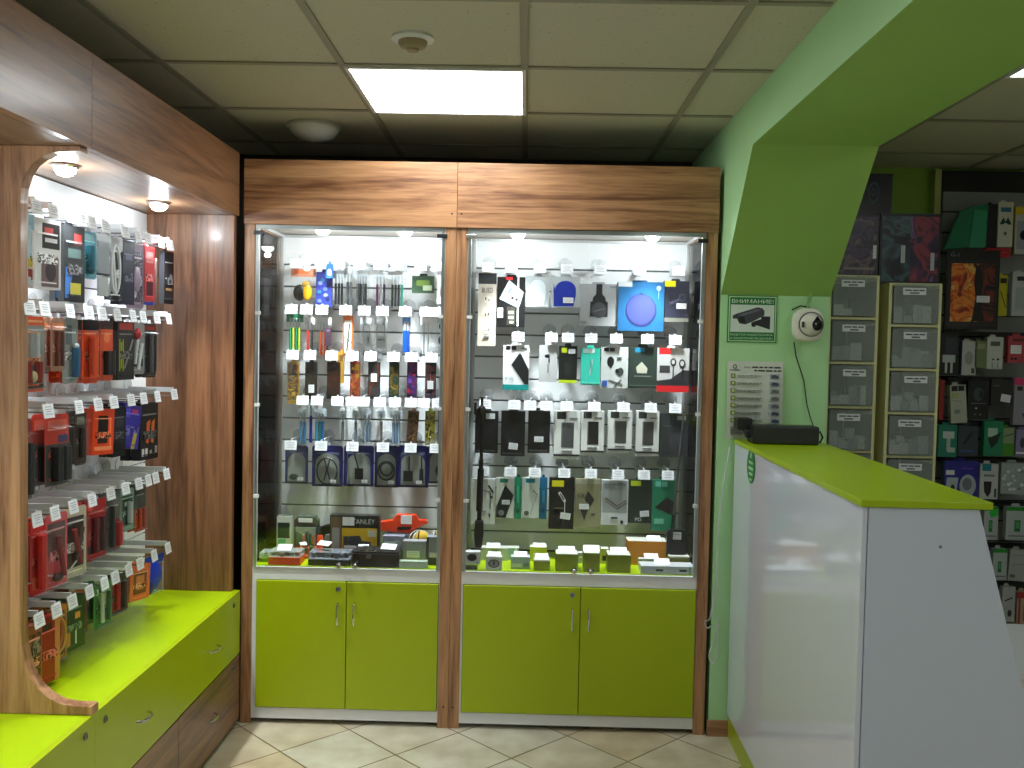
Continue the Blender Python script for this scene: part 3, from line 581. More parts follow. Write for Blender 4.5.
 (4, 3.00, .12, .155, 'card', (160, 96, 66), clutter(13, [(200, 120, 80), (110, 50, 40)], 9), rods([(180, 80, 50), (120, 60, 40)], .2, .85, .009), 'tool_package', 'package', 'copper brown carded tool', 2, .028),
 (4, 3.09, .12, .15, 'card', (74, 130, 70), [('l', .2, .1, .6, .9, .008, W_), ('r', .6, .2, .9, .5, (200, 210, 150))], rods([(220, 225, 215), (40, 90, 50)], .2, .85, .007), 'tool_package', 'package', 'green card with white cord', 2, .026),
 (4, 3.21, .13, .14, 'card', (60, 50, 42), [('r', .15, .2, .4, .9, (180, 40, 28)), ('r', .5, .3, .9, .8, (120, 60, 40))], rods([(190, 44, 30), (80, 50, 40)], .2, .85, .01), 'tool_package', 'package', 'dark card with red stripe', 2, .028),
 (4, 3.35, .14, .125, 'box', (228, 110, 60), [('r', .18, .18, .82, .82, (120, 66, 40)), ('r', .3, .3, .7, .7, (196, 120, 70))], None, 'gadget_box', 'box', 'bright orange rounded frame box', 1, .04, .08),
 (4, 3.50, .14, .15, 'pouch', (24, 60, 180), [], [('ball', .5, .5, .4, .36, (24, 56, 190)), ('ball', .3, .75, .2, .2, (16, 36, 120))], 'cable_package', 'package', 'blue cable bag at the row end', 1, .03),
]
XL = -1.555+.0
placed = []
def rect(x, y, a, w, d):
    ca, sa = math.cos(a), math.sin(a)
    return [(x+u*ca-v*sa, y+u*sa+v*ca) for u, v in ((-w/2, -.003), (w/2, -.003), (w/2, d+.002), (-w/2, d+.002))]
def clash(p, q):
    for P, Q in ((p, q), (q, p)):
        for i in range(4):
            nx, ny = P[(i+1) % 4][1]-P[i][1], P[i][0]-P[(i+1) % 4][0]
            a = [nx*u+ny*v for u, v in P]; b = [nx*u+ny*v for u, v in Q]
            if max(a) < min(b) or max(b) < min(a): return False
    return True
def dressed(e, i):
    """narrower card with a patch of fine print, as the packages of the photo"""
    e = list(e); e[2] *= .88
    if e[0] == 4: e[12] = min(e[12], .024)
    b0 = e[5]; lt = tuple(min(255, v+90) for v in b0); dk = tuple(int(v*.35) for v in b0); md = tuple(min(255, int(v*1.2)+16) for v in b0)
    e[6] = list(e[6])+[('r', .14, .5, .86, .64, paint([b0, dk, lt, b0, md], 60, i*2.3, .8, True)), ('w', .1, .2, .85, .225, lt), ('w', .14, .9, .8, .92, md)]
    return tuple(e)
LW = [dressed(e, i) for i, e in enumerate(LW)]
slots = []
def fit(x, y, yaw, ww, d, r):
    """slide a package along its hook until it clears its neighbours"""
    while x > XL+.05:
        rc = rect(x, y, yaw, ww, d)
        if min(p[0] for p in rc) > XB+.003 and not any(rr == r and clash(rc, q) for rr, q in placed):
            placed.append((r, rc)); return x
        x -= .002
for e in LW:                                        # foremost package of every hook first
    r, y, w, h, d = e[0], e[1], e[2], e[3], e[12]; tilt = e[13] if len(e) > 13 else 0
    yaw = PI/2-.16-.03*math.sin(y*40); ww = w+abs(math.sin(tilt))*h*.9
    x = fit(XL+.172, y, yaw, ww, d, r); slots.append([yaw, ww, [x] if x else []])
for e, q in zip(LW, slots):                         # then the ones hanging behind it
    for k in range(e[11]-1):
        if not q[2]: break
        x = fit(q[2][-1]-e[12]-.002, e[1], q[0], q[1], e[12], e[0])
        if x is None: break
        q[2].append(x)
for e, (yaw, ww, spots_) in zip(LW, slots):
    r, y, w, h, kd, base, shp, cont, nm, cat, short, cnt, d = e[:13]; tilt = e[13] if len(e) > 13 else 0
    zt = ROWZ[r]-.03
    if not spots_: spots_ = [XL+.172]; print('crowded', short)
    grp = short+'s on one hook' if len(spots_) > 1 else None
    place = ' hanging in the %s row of the wall display' % ROWN[r]
    first = None; n_ = len(spots_)
    for k, x in enumerate(spots_):
        lb = ORD[k if k < n_-1 else 4]
        lab = short+place if n_ == 1 else '%s, %s on its hook, %s wall row' % (short, lb, ROWN[r])
        if first is None: first = package(nm, lab, cat, (x, y, zt), yaw, w, h, d, base, shp, kd, grp, tilt, contents=cont)
        else:
            o = clone(first); o.location = (x, y, zt); o['label'] = lab
hk = [[2.583, 2.681, 2.77, 2.851, 2.91, 3.007, 3.16, 3.255, 3.35, 3.46, 3.56], [2.552, 2.626, 2.765, 2.899, 2.988, 3.091, 3.209, 3.301, 3.427, 3.532],
      [2.655, 2.822, 2.962, 3.078, 3.212, 3.314, 3.43, 3.608], [2.584, 2.682, 2.796, 2.916, 3.058, 3.172, 3.278, 3.353, 3.426, 3.532],
      [2.595, 2.695, 2.793, 2.895, 3.002, 3.091, 3.191, 3.286, 3.408, 3.543]]
ON = ['first', 'second', 'third', 'fourth', 'fifth', 'sixth', 'seventh', 'eighth', 'ninth', 'tenth', 'eleventh', 'twelfth']
for r, ys in enumerate(hk):
    for k, y in enumerate(ys):
        hook('long', (XB+.0022, y, ROWZ[r]), PI/2+random.uniform(-.05, .05), 'white price tag hook, %s from the divider in the %s wall row' % (ON[k], ROWN[r]), 'price tag hooks on the wall display')

def inside(a, b, Y):
    """keep a package between the side panels of its cabinet"""
    if 3.87 < Y < 4.3 and a.x < .75:
        lo, hi = (LP+.007, RP-.007) if (a.x+b.x)/2 < XS else (LP2+.007, RP2-.007)
        a.x = max(a.x, lo); b.x = min(b.x, hi)
    return a, b
# ---- glass cabinets: pixel box at a given depth -> size and place
def cabitem(x0, x1, y0, y1, Y, nm, cat, lab, base, shp=(), kind='box', d=.03, **kw):
    a = at(x0, (y0+y1)/2, 1, Y); b = at(x1, (y0+y1)/2, 1, Y); tp = at((x0+x1)/2, y0, 1, Y); bt = at((x0+x1)/2, y1, 1, Y)
    a, b = inside(a, b, Y)
    rz = kw.pop('rz', 0)
    return package(nm, lab, cat, ((a.x+b.x)/2, Y, tp.z), rz, b.x-a.x, tp.z-bt.z, d, base, shp, kind, **kw)
YH = 4.125
TW = 'tool_package'
LC1 = ', top row, left cabinet'; LC2 = ', second row, left cabinet'; LC3 = ', third row, left cabinet'; LC4 = ', fourth row, left cabinet'
cabitem(290, 315, 269, 307, YH, 'gadget_package', 'package', 'clear bag with yellow and black torch under orange card'+LC1, (226, 150, 120), [('r', .1, .03, .7, .12, (236, 120, 70))], 'pouch', .03, contents=[('ball', .35, .62, .26, .22, (26, 24, 22)), ('ball', .65, .6, .2, .24, (232, 176, 30)), ('ball', .6, .4, .16, .1, (210, 170, 70))])
cabitem(316, 332, 272, 307, YH, 'tool_package', 'package', 'deep blue flower patterned pack'+LC1, (34, 44, 120), [('e', .5+.3*math.cos(i*1.9), .15+.085*i, .13, .055, [(70, 90, 190), (30, 96, 120), (110, 120, 190), (20, 26, 80)][i % 4]) for i in range(9)], 'box', .015)
cabitem(326, 333, 264, 278, YH-.03, 'gadget_box', 'box', 'tiny bright blue pack above the flower patterned pack', (40, 96, 190), [('e', .5, .6, .3, .25, W_)], 'box', .01)
def pens(x0, x1, y0, y1, lab, cols, r=.0055, hdr=(200, 205, 210), **k):
    n = len(cols); return cabitem(x0, x1, y0, y1, YH, TW, 'package', lab, hdr, [], 'pouch', .014, contents=rods(cols, .34, .93, r)+rods([(176, 180, 186)]*n, .1, .34, r*.7), **k)
pens(332, 345, 271, 307, 'clear pack of three black tipped screwdrivers'+LC1, [K_, K_, K_])
pens(344, 354, 269, 307, 'slim dark grey twin tweezers pack'+LC1, [(60, 66, 70), (80, 84, 88)])
pens(354, 369, 271, 308, 'wide pack of four grey tweezers'+LC1, [(84, 88, 92), (50, 54, 58), (110, 112, 116), (44, 48, 50)])
pens(373, 388, 272, 308, 'pack with purple and black handles'+LC1, [(96, 44, 84), (150, 140, 150), (44, 34, 50)])
pens(388, 406, 272, 309, 'pack with black and bottle green handles'+LC1, [K_, (20, 26, 24), K_, (14, 90, 74)])
cabitem(412, 434, 276, 293, YH, 'gadget_box', 'box', 'low dark green box'+LC1, (40, 62, 44), [('r', .2, .25, .8, .6, (92, 116, 50)), ('r', .5, .55, .9, .85, (150, 165, 140))], 'box', .02)
cabitem(437, 447, 273, 304, YH, 'gadget_box', 'box', 'white card with brown oval picture'+LC1, W_, [('e', .62, .62, .28, .28, (110, 60, 44)), ('e', .7, .7, .18, .12, (216, 176, 120))], 'box', .012)
pens(286, 303, 314, 354, 'pack of green and yellow handled tools'+LC2, [(16, 130, 84), (190, 196, 30), (20, 120, 80), (170, 190, 40)], .006, (20, 120, 80))
pens(304, 315, 318, 354, 'pack of one red and one black screwdriver'+LC2, [(190, 40, 28), (40, 40, 42)], .006)
pens(316, 331, 318, 358, 'pack of orange handled picks with dark block'+LC2, [(222, 80, 34), (232, 96, 40), (226, 90, 60)], .005, (190, 196, 194))
cabitem(325, 331, 328, 346, YH-.012, 'gadget_box', 'box', 'small dark plum block hanging over orange handled picks', (66, 46, 62), [('r', .2, .1, .8, .2, (110, 90, 110))], 'box', .008, tab=False)
cabitem(343, 353, 316, 354, YH, 'brush_package', 'package', 'orange framed card with thin black brush'+LC2, (216, 110, 50), [('r', .14, .12, .86, .97, (214, 214, 200)), ('l', .65, .2, .4, .95, .005, K_), ('l', .1, .55, .95, .72, .003, K_)], 'box', .008)
cabitem(338, 344, 352, 383, YH+.005, 'brush_package', 'package', 'narrow gold strip between two dark packs in left cabinet', (190, 140, 50), [('r', .2, .1, .8, .3, (110, 80, 40))], 'box', .006)
cabitem(360, 372, 318, 353, YH, 'cable_package', 'package', 'clear bag with white leaflet and cable'+LC2, (205, 208, 212), [], 'pouch', .014, contents=[('ring', .5, .4, .3, .25, .002, (170, 172, 176)), ('bar', .25, .42, .95, .8, (218, 220, 222)), ('bar', .6, .5, .75, .7, (110, 110, 116))])
cabitem(374, 387, 318, 353, YH, 'cable_package', 'package', 'clear bag with tilted white card and thin cable'+LC2, (205, 208, 212), [], 'pouch', .014, contents=[('ring', .5, .35, .32, .25, .002, (150, 152, 156)), ('bar', .15, .5, .9, .85, (205, 208, 208)), ('bar', .25, .6, .8, .64, (120, 120, 120))])
pens(402, 410, 318, 355, 'bright blue pair of tweezers'+LC2, [(20, 84, 180), (24, 74, 170)], .009, (90, 150, 220))
pens(420, 432, 318, 358, 'silver bent probe in clear sleeve'+LC2, [(140, 142, 146), (176, 178, 182)], .0022, (220, 222, 226))
cabitem(437, 445, 317, 348, YH, 'cable_package', 'package', 'black coiled cord at the right post'+LC2, (180, 184, 190), [], 'pouch', .014, contents=[('ball', .5, .3, .3, .12, (20, 22, 40)), ('ball', .6, .5, .25, .12, (14, 16, 28)), ('ball', .45, .75, .3, .14, (24, 26, 44))])
rows3 = [(287, 299, 'mustard and black flex pack', (150, 120, 40), [(60, 50, 40), (190, 150, 50), (110, 30, 34)], None), (305, 317, 'black sleeve with white lower label', (22, 22, 22), [(60, 50, 40)], (.55, .72)),
 (327, 340, 'dark brown crossed bits pack', (34, 24, 20), [(90, 40, 26), (60, 44, 34)], None), (350, 360, 'red and gold patterned pack', (130, 40, 36), [(222, 180, 60), (200, 90, 50), (90, 24, 30)], None),
 (368, 380, 'black pack with middle white label', (24, 24, 26), [(150, 80, 60), (80, 80, 84)], (.5, .42)), (389, 399, 'green black pack with gold top', (26, 44, 40), [(160, 130, 50), (60, 80, 60)], None),
 (407, 417, 'violet and crimson pack', (60, 30, 60), [(176, 26, 50), (100, 60, 150), (20, 20, 24)], None), (425, 436, 'brown and navy pack with white label', (54, 50, 66), [(150, 90, 80), (30, 40, 80)], (.5, .62))]
for i, (x0, x1, s, b_, cs, st) in enumerate(rows3):
    ww = (x1-x0)/230.
    cabitem(x0, x1, 362, 399 if i else 404, YH, TW, 'package', s+LC3, b_, clutter(40+i, cs, 12, .05, .9), 'box', .01, sticker=(st[0], st[1], .026, .036) if st else None)
rows4 = [(297, 308, 409, 446, 'pair of sky blue tweezers sleeves', [(60, 130, 176), (40, 110, 160)]), (308, 313, 400, 446, 'deep blue single tweezers', [(16, 40, 140)]), (313, 326, 409, 446, 'teal and blue tweezers sleeve', [(60, 140, 170), (24, 110, 120), (50, 110, 170)]),
 (339, 346, 411, 443, 'short steel tweezers', [(110, 112, 112)]), (352, 359, 411, 444, 'slate blue tweezers', [(96, 112, 124)]), (362, 372, 411, 444, 'light blue twin tweezers', [(130, 156, 176), (110, 136, 160)]),
 (377, 385, 411, 444, 'grey brown tweezers', [(112, 104, 100)]), (390, 402, 411, 446, 'pale blue wide tweezers sleeve', [(130, 154, 178), (110, 140, 170), (150, 170, 190)])]
for x0, x1, y0, y1, s, cs in rows4: pens(x0, x1, y0, y1, s+LC4, cs, .0065, (190, 205, 215))
for i, (x0, x1, s, b_, cs) in enumerate([(408, 419, 'brown speckled slim pack', (96, 76, 56), [(150, 110, 70), (50, 40, 34)]), (425, 435, 'yellow green slim pack', (120, 124, 30), [(40, 44, 24), (190, 180, 50), W_]), (438, 446, 'black slim pack at the post', (24, 26, 26), [(120, 130, 60), (90, 40, 60)])]):
    cabitem(x0, x1, 411, 445, YH, TW, 'package', s+LC4, b_, clutter(60+i, cs, 10, .05, .95), 'box', .008, tilt=.06 if i == 0 else 0)
ADP = [(284, 307, 484, 'one small grey plug', [('ball', .4, .82, .2, .08, (50, 52, 56))], 0), (311, 342, 487, 'crossed black cable', [('ring', .5, .62, .33, .32, .0035, K_), ('rod', .4, .3, .6, .85, .003, K_), ('rod', .6, .3, .4, .85, .003, K_)], 0),
 (343, 373, 487, 'square black adapter', [('bar', .38, .55, .66, .82, K_), ('rod', .35, .2, .5, .55, .003, K_)], 0), (374, 398, 488, 'wound black cord', [('ring', .5, .6, .34, .22, .004, (40, 44, 44)), ('ring', .5, .56, .25, .15, .004, (60, 64, 62))], .012),
 (397, 428, 488, 'adapter beside a long plug', [('bar', .2, .6, .5, .85, K_), ('bar', .72, .55, .84, .88, K_), ('rod', .38, .25, .38, .6, .003, K_), ('rod', .78, .25, .78, .55, .003, K_)], 0), (427, 447, 484, 'bunched dark cable', [('ball', .65, .65, .22, .14, (30, 30, 32)), ('ball', .8, .8, .15, .1, (40, 40, 42))], .012)]
for x0, x1, y1, s, cont, dy in ADP:
    a = .5; win = [('p', [(.5+.38*math.cos(PI*k/10), .40-.2*math.sin(PI*k/10)) for k in range(11)]+[(.1, .95), (.9, .95)], (150, 154, 148)), ('r', .0, .97, 1, 1, K_)]
    cabitem(x0, x1, 446, y1, YH+dy, 'adapter_package', 'package', 'navy topped clear card holding %s in the lowest left cabinet row' % s, (24, 28, 104), win, 'card', .022, contents=cont, group='navy topped adapter cards', sticker=(.72, .86, .025, .014))
def hk_row(xs, y, slotz, lab, grp, sc='short'):
    for k, px in enumerate(xs):
        p = at(px, y, 1, YB-.15)
        hook(sc, (p.x, YB-.0018, slotz), random.uniform(-.04, .04), 'white price tag hook, %s from the left in the %s' % (ON[k], lab), grp)
hk_row([297, 320, 340, 360, 379, 398, 421, 438.5], 267, 1.956, 'top row of the left cabinet', 'price tag hooks in the left cabinet')
hk_row([291, 306, 322, 345, 365, 382, 405, 426, 439], 312, 1.756, 'second row of the left cabinet', 'price tag hooks in the left cabinet')
hk_row([292, 309, 332, 352, 372, 393, 411, 430], 362, 1.556, 'third row of the left cabinet', 'price tag hooks in the left cabinet')
hk_row([302, 318, 338, 351.5, 365, 380, 396, 412, 425, 437.5], 405, 1.356, 'fourth row of the left cabinet', 'price tag hooks in the left cabinet')
hk_row([292, 322, 353, 382, 412, 436], 450, 1.156, 'lowest row of the left cabinet', 'price tag hooks in the left cabinet')

# ---- right cabinet, hanging
R1 = ', top row, right cabinet'; R2 = ', second row, right cabinet'; R3 = ', third row, right cabinet'; R4 = ', lowest hanging row, right cabinet'
sk = [('e', .5, v, .22, .055, (214, 208, 196)) for v in (.36, .56, .78)]
t_ = cabitem(478, 496, 273, 346, YH, 'power_strip', 'power strip', 'long beige boxed power strip with black hanger'+R1, (196, 188, 176),
        [('r', 0, 0, 1, .15, (44, 46, 50)), ('t', .2, .2, .8, .27, 'BUSD', K_)]+sk+[('e', .42, v, .04, .01, K_) for v in (.34, .36, .56, .58, .78)]+[('e', .6, v, .04, .01, K_) for v in (.37, .55, .57, .77)]+[('r', .35, .86, .65, .88, G_)], 'box', .03)
cabitem(497, 525, 277, 327, YH, 'gadget_box', 'box', 'black box with white tilted socket and vertical white stripe'+R1, (16, 16, 18),
        [('r', .3, 0, .55, .06, (214, 40, 44)), ('r', .72, .0, .78, .98, W_), ('r', .36, .6, .66, .97, (60, 58, 52)), ('p', [(.42, .06), (.95, .3), (.78, .62), (.08, .44)], (176, 184, 196)), ('p', [(.35, .3), (.5, .2), (.55, .26), (.4, .37)], (120, 126, 136)), ('e', .7, .45, .05, .03, K_), ('e', .55, .42, .05, .03, K_), ('r', .42, .68, .6, .74, (190, 190, 170)), ('r', .42, .78, .6, .84, (190, 190, 170)), ('r', .46, .88, .6, .93, (190, 190, 170)), ('r', .03, .62, .22, .82, W_)], 'box', .03)
def mousepad(x0, x1, y0, y1, c_, lab, st=None):
    dd = [('r', 0, 0, 1, .97, (168, 174, 176)), ('p', [(.1, .95)]+[(.1+.72*max(0, math.sin(PI*k/16))**.8 if k <= 8 else .1+.72, 0) for k in ()]+[(.08, .2)]+[(.5+.36*math.cos(PI-PI*k/12), .42-.3*math.sin(PI*k/12)) for k in range(13)]+[(.86, .6), (.78, .95)], c_)]
    cabitem(x0, x1, y0, y1, YH, 'mouse_pad', 'mouse pad', lab, (150, 156, 158), dd, 'box', .012, sticker=st)
mousepad(526, 549, 276, 307, (205, 214, 220), 'packed white rounded mouse pad'+R1, (.65, .8, .03, .012))
mousepad(551, 580, 277, 308, (20, 44, 150), 'packed royal blue rounded mouse pad'+R1, (.6, .75, .045, .024))
cabitem(580, 618, 284, 326, YH, 'headphone_box', 'box', 'light grey carton picturing black headphones'+R1, (158, 160, 162),
        [('p', [(.42, .0), (.58, .0), (.58, .24), (.66, .32), (.68, .42), (.32, .42), (.34, .32), (.42, .24)], (34, 36, 40)), ('r', .27, .42, .73, .78, (30, 32, 36)), ('e', .5, .62, .2, .19, (74, 76, 80)), ('l', .36, .66, .64, .58, .004, (120, 122, 126)), ('r', .78, .05, .95, .08, G_), ('r', .03, .9, .18, .93, G_)], 'box', .06)
cabitem(618, 664, 282, 331, YH-.01, 'speaker_box', 'box', 'big blue carton picturing a round indigo speaker'+R1, (34, 94, 142),
        [('r', .0, .0, .3, .1, (205, 212, 214)), ('e', .5, .58, .34, .34, (40, 50, 100)), ('e', .5, .56, .31, .31, (62, 70, 132)), ('e', .88, .12, .05, .05, (170, 200, 220)), ('l', .88, .16, .88, .34, .002, (170, 200, 220)), ('r', .46, .22, .54, .26, (24, 50, 90))], 'box', .07)
cabitem(664, 689, 281, 322, YH, 'headset_box', 'box', 'navy carton with yellow corner label and headset picture'+R1, (44, 46, 62),
        [('r', .02, .0, .45, .14, (240, 226, 20)), ('l', .2, .25, .3, .6, .006, (20, 20, 30)), ('l', .25, .55, .6, .45, .012, (90, 92, 110)), ('e', .72, .4, .14, .1, (76, 78, 96)), ('e', .72, .4, .08, .05, (44, 46, 62)), ('r', .0, .9, 1, 1, (120, 120, 110)), ('r', .5, .54, .9, .68, W_)], 'box', .04)
HO = lambda c_=K_: [('r', .1, .02, .28, .11, c_), ('r', .31, .02, .5, .11, c_)]
cabitem(503, 529, 345, 390, YH, 'phone_case_box', 'box', 'white carton with black phone and teal base'+R2, (222, 224, 226), HO()+[('p', [(.55, .18), (.66, .17), (.99, .52), (.99, .87), (.8, .87), (.27, .44)], (190, 194, 198)), ('p', [(.6, .2), (.68, .19), (.99, .54), (.99, .87), (.84, .87), (.32, .44)], (20, 20, 24)), ('r', 0, .88, 1, 1, (10, 140, 140)), ('t', .1, .72, .4, .78, 'P10', (60, 140, 140)), ('r', .7, .05, .92, .08, G_)], 'box', .02)
cabitem(539, 557, 345, 382, YH, 'earphone_box', 'box', 'pale grey box with small black earphone plug'+R2, (186, 188, 188), [('e', .45, .3, .14, .05, K_), ('l', .55, .25, .55, .48, .006, K_), ('l', .5, .5, .5, .75, .004, (100, 100, 100))], 'box', .02)
cabitem(559, 577, 346, 383, YH, 'charger_box', 'box', 'black box with lime base and corner'+R2, (18, 20, 20), [('r', .12, .05, .45, .18, (190, 210, 30)), ('r', 0, .92, 1, 1, (180, 205, 24)), ('e', .5, .6, .2, .18, (34, 36, 38))], 'box', .03, sticker=(.7, .14, .03, .02))
cabitem(581, 600, 348, 385, YH, 'cable_box', 'box', 'mint green box with pale brush stroke'+R2, (50, 182, 160), [('r', .1, .02, .7, .14, (200, 226, 220)), ('l', .62, .3, .45, .75, .006, (150, 170, 170)), ('l', .5, .35, .6, .6, .004, (90, 130, 130)), ('r', 0, .93, 1, .96, (90, 200, 180))], 'box', .02)
cabitem(601, 628, 347, 388, YH, 'earphone_box', 'box', 'grey white carton with black heart shaped earphones'+R2, (190, 194, 192), HO()+[('e', .35, .36, .13, .13, K_), ('p', [(.25, .42), (.45, .42), (.38, .53)], K_), ('e', .72, .6, .12, .1, (60, 62, 66)), ('e', .6, .58, .06, .05, K_), ('l', .3, .8, .8, .9, .003, G_), ('r', .06, .82, .24, .96, (44, 84, 160)), ('l', .5, .95, .75, .78, .003, G_), ('r', .6, .24, .76, .27, G_)], 'box', .025)
cabitem(629, 657, 347, 388, YH, 'charger_box', 'box', 'dark olive carton with house symbol and blue logo'+R2, (40, 54, 48), [('r', .2, .02, .55, .13, (30, 124, 160)), ('p', [(.25, .5), (.45, .36), (.66, .52), (.64, .64), (.3, .64)], (190, 190, 170)), ('w', .2, .7, .8, .73, (120, 130, 120)), ('r', 0, .93, 1, .95, (90, 104, 96))], 'box', .025)
cabitem(657, 689, 348, 392, YH, 'earphone_box', 'box', 'silver carton with red base and black earbuds'+R2, (186, 186, 184), [('r', .05, .0, .42, .14, (214, 34, 40)), ('p', [(0, .75), (.45, .7), (.8, .5), (1, .5), (1, .86), (0, .86)], (40, 40, 44)), ('r', .08, .4, .4, .56, (50, 50, 54)), ('e', .5, .32, .09, .09, K_), ('e', .5, .32, .05, .05, (186, 186, 184)), ('e', .78, .35, .1, .1, K_), ('e', .78, .35, .06, .06, (186, 186, 184)), ('l', .5, .4, .5, .68, .003, K_), ('l', .8, .44, .78, .64, .003, K_), ('r', 0, .86, 1, 1, (206, 24, 34))], 'box', .025)
for i, (x0, x1, y1, st, s) in enumerate([(475, 498, 453, (.66, .12, .04, .024), 'sticker near its top'), (501, 525, 456, (.52, .78, .04, .028, .1), 'tilted sticker near its base'), (528, 550, 453, (.5, .67, .04, .024), 'sticker below its middle')]):
    cabitem(x0, x1, 411, y1, YH, 'power_bank_box', 'box', 'glossy black carton with a white %s' % s+R3, (18, 18, 20), [('r', .18, .25, .82, .72, (26, 26, 30)), ('r', .05, .93, .9, .96, (80, 80, 78)), ('l', .4, .3, .7, .55, .002, (60, 62, 66))], 'box', .03, sticker=st, group='black cartons in the right cabinet')
for i, (x0, x1, y1, dark, s, u) in enumerate([(554, 580, 459, (74, 76, 78), 'grey power bank, widest of four', 0), (581, 604, 455, (28, 28, 30), 'black power bank', 0), (608, 632, 453, (66, 68, 66), 'slightly angled grey power bank', .03), (636, 659, 456, (60, 62, 62), 'dark grey power bank next to black carton', 0)]):
    cabitem(x0, x1, 411, y1, YH, 'power_bank_box', 'box', 'white carton picturing a %s' % s+R3, (222, 224, 220), [('r', .1, .02, .45, .17, (40, 42, 44)), ('r', .28, .24, .76, .76, dark), ('r', .3, .25, .32, .75, (130, 130, 130)), ('r', .6, .14, .9, .17, G_), ('r', 0, .9, 1, .94, (34, 36, 34)), ('r', .3, .82, .7, .85, G_)], 'box', .03, group='white power bank cartons', rz=u)
cabitem(660, 691, 414, 457, YH, 'power_bank_box', 'box', 'charcoal carton behind the leaning rod'+R3, (46, 50, 54), [('r', .3, .3, .7, .75, (56, 60, 64)), ('l', .1, .28, .4, .28, .002, G_), ('r', .6, .04, .9, .14, (170, 170, 172))], 'box', .03)
cabitem(471, 495, 479, 524, YH, 'microphone_box', 'box', 'white carton with black microphone arm drawing'+R4, (204, 208, 206), [('r', .25, .02, .45, .1, K_), ('l', .45, .25, .8, .28, .003, K_), ('l', .72, .14, .92, .3, .007, K_), ('l', .8, .3, .8, .66, .004, K_), ('e', .85, .4, .06, .03, K_), ('l', .78, .76, .78, .84, .006, K_), ('r', .4, .7, .65, .72, G_)], 'box', .03)
cabitem(496, 514, 478, 518, YH, 'phone_case_box', 'box', 'white carton with black diagonal phone'+R4, (206, 210, 206), [('r', .2, .02, .65, .11, (10, 130, 110)), ('p', [(.5, .18), (.98, .42), (.55, 1), (.02, .98), (.02, .72)], (20, 30, 36)), ('e', .3, .87, .16, .07, G_)], 'box', .03, side=(20, 120, 90), sticker=(.55, .6, .035, .02))
cabitem(514.5, 521.5, 478, 519, YH+.004, 'phone_case_box', 'box', 'narrow green carton with white lettering beside diagonal phone carton', (14, 130, 96), [('e', .5, .8, .25, .06, (10, 70, 60)), ('r', .35, .2, .65, .6, (60, 170, 140))], 'box', .03)
cabitem(522, 539, 478, 518, YH, 'cable_box', 'box', 'white carton with looped cable drawing'+R4, (204, 210, 204), [('r', .2, .02, .75, .12, (10, 120, 140)), ('l', .9, .4, .5, .9, .002, G_), ('l', .65, .3, .9, .42, .003, K_), ('e', .28, .88, .15, .06, (80, 90, 80))], 'box', .03)
cabitem(539.5, 547, 478, 519, YH+.004, 'cable_box', 'box', 'narrow blue carton beside looped cable carton', (10, 104, 150), [('e', .5, .8, .25, .06, (10, 70, 110)), ('r', .3, .3, .7, .6, (60, 150, 190))], 'box', .03)
cabitem(549, 574, 478, 529, YH-.015, 'lamp_box', 'box', 'tall black carton with slender white desk lamp'+R4, (14, 14, 16), [('r', .1, .05, .58, .17, (214, 208, 20)), ('l', .4, .28, .64, .46, .012, W_), ('l', .43, .3, .6, .43, .006, (60, 60, 60)), ('l', .63, .46, .63, .7, .003, W_), ('l', .58, .74, .58, .9, .002, G_), ('r', .2, .58, .6, .6, (90, 80, 60))], 'box', .04, sticker=(.66, .74, .045, .028, .12))
cabitem(575, 600, 479, 528, YH, 'cable_box', 'box', 'beige carton with dark diamond toy shape'+R4, (146, 142, 112), [('r', 0, 0, 1, .1, (168, 168, 148)), ('t', .1, .3, .4, .38, 'CR', (40, 40, 36)), ('p', [(.5, .24), (.78, .42), (.6, .56), (.38, .42)], (44, 42, 40)), ('p', [(.2, .6), (.55, .6), (.38, .84)], (48, 48, 56)), ('r', .65, .7, .8, .74, (60, 56, 50))], 'box', .03, sticker=(.36, .56, .042, .024))
cabitem(601, 628, 480, 525, YH, 'cable_box', 'box', 'white carton picturing folded grey metal strap'+R4, (206, 210, 214), [('r', .04, .02, .96, .72, (150, 156, 158)), ('l', .15, .4, .6, .58, .006, (80, 70, 66)), ('l', .15, .46, .6, .64, .006, (120, 110, 100)), ('l', .6, .64, .95, .5, .006, (96, 90, 84)), ('l', .6, .58, .95, .44, .004, (80, 74, 70)), ('w', .1, .06, .9, .12, (120, 126, 126)), ('r', .38, .82, .62, .86, (50, 50, 60)), ('e', .78, .93, .06, .04, K_)], 'box', .03)
cabitem(629, 652, 480, 523, YH, 'charger_box', 'box', 'dark green carton with yellow corner and white letters'+R4, (22, 44, 38), [('r', .06, .02, .5, .14, (180, 196, 30)), ('t', .28, .88, .6, .96, 'PD.', (220, 226, 220)), ('l', .2, .25, .8, .4, .002, (50, 70, 66))], 'box', .03, sticker=(.68, .78, .04, .026, -.1))
cabitem(652, 676, 480, 531, YH, 'phone_case_box', 'box', 'teal green carton with black diamond phone'+R4, (14, 128, 92), [('r', .12, .03, .35, .13, (110, 190, 170)), ('r', .4, .03, .62, .13, (110, 190, 170)), ('p', [(.12, .54), (.62, .34), (1, .46), (1, .72)], (26, 30, 32)), ('r', .1, .76, .5, .86, (110, 190, 160))], 'box', .03)
G2 = 'price tag hooks in the right cabinet'
hk_row([488, 510, 539, 566, 601, 640, 679], 271, 1.956, 'top row of the right cabinet', G2)
hk_row([517, 550, 569, 592, 617, 648, 675], 340, 1.656, 'second row of the right cabinet', G2)
hk_row([485, 515, 531.5, 546.5, 567, 594, 622, 650, 675], 409, 1.356, 'third row of the right cabinet', G2)
hk_row([483, 510, 536, 563, 590, 617, 643, 668], 475, 1.06, 'lowest row of the right cabinet', G2)
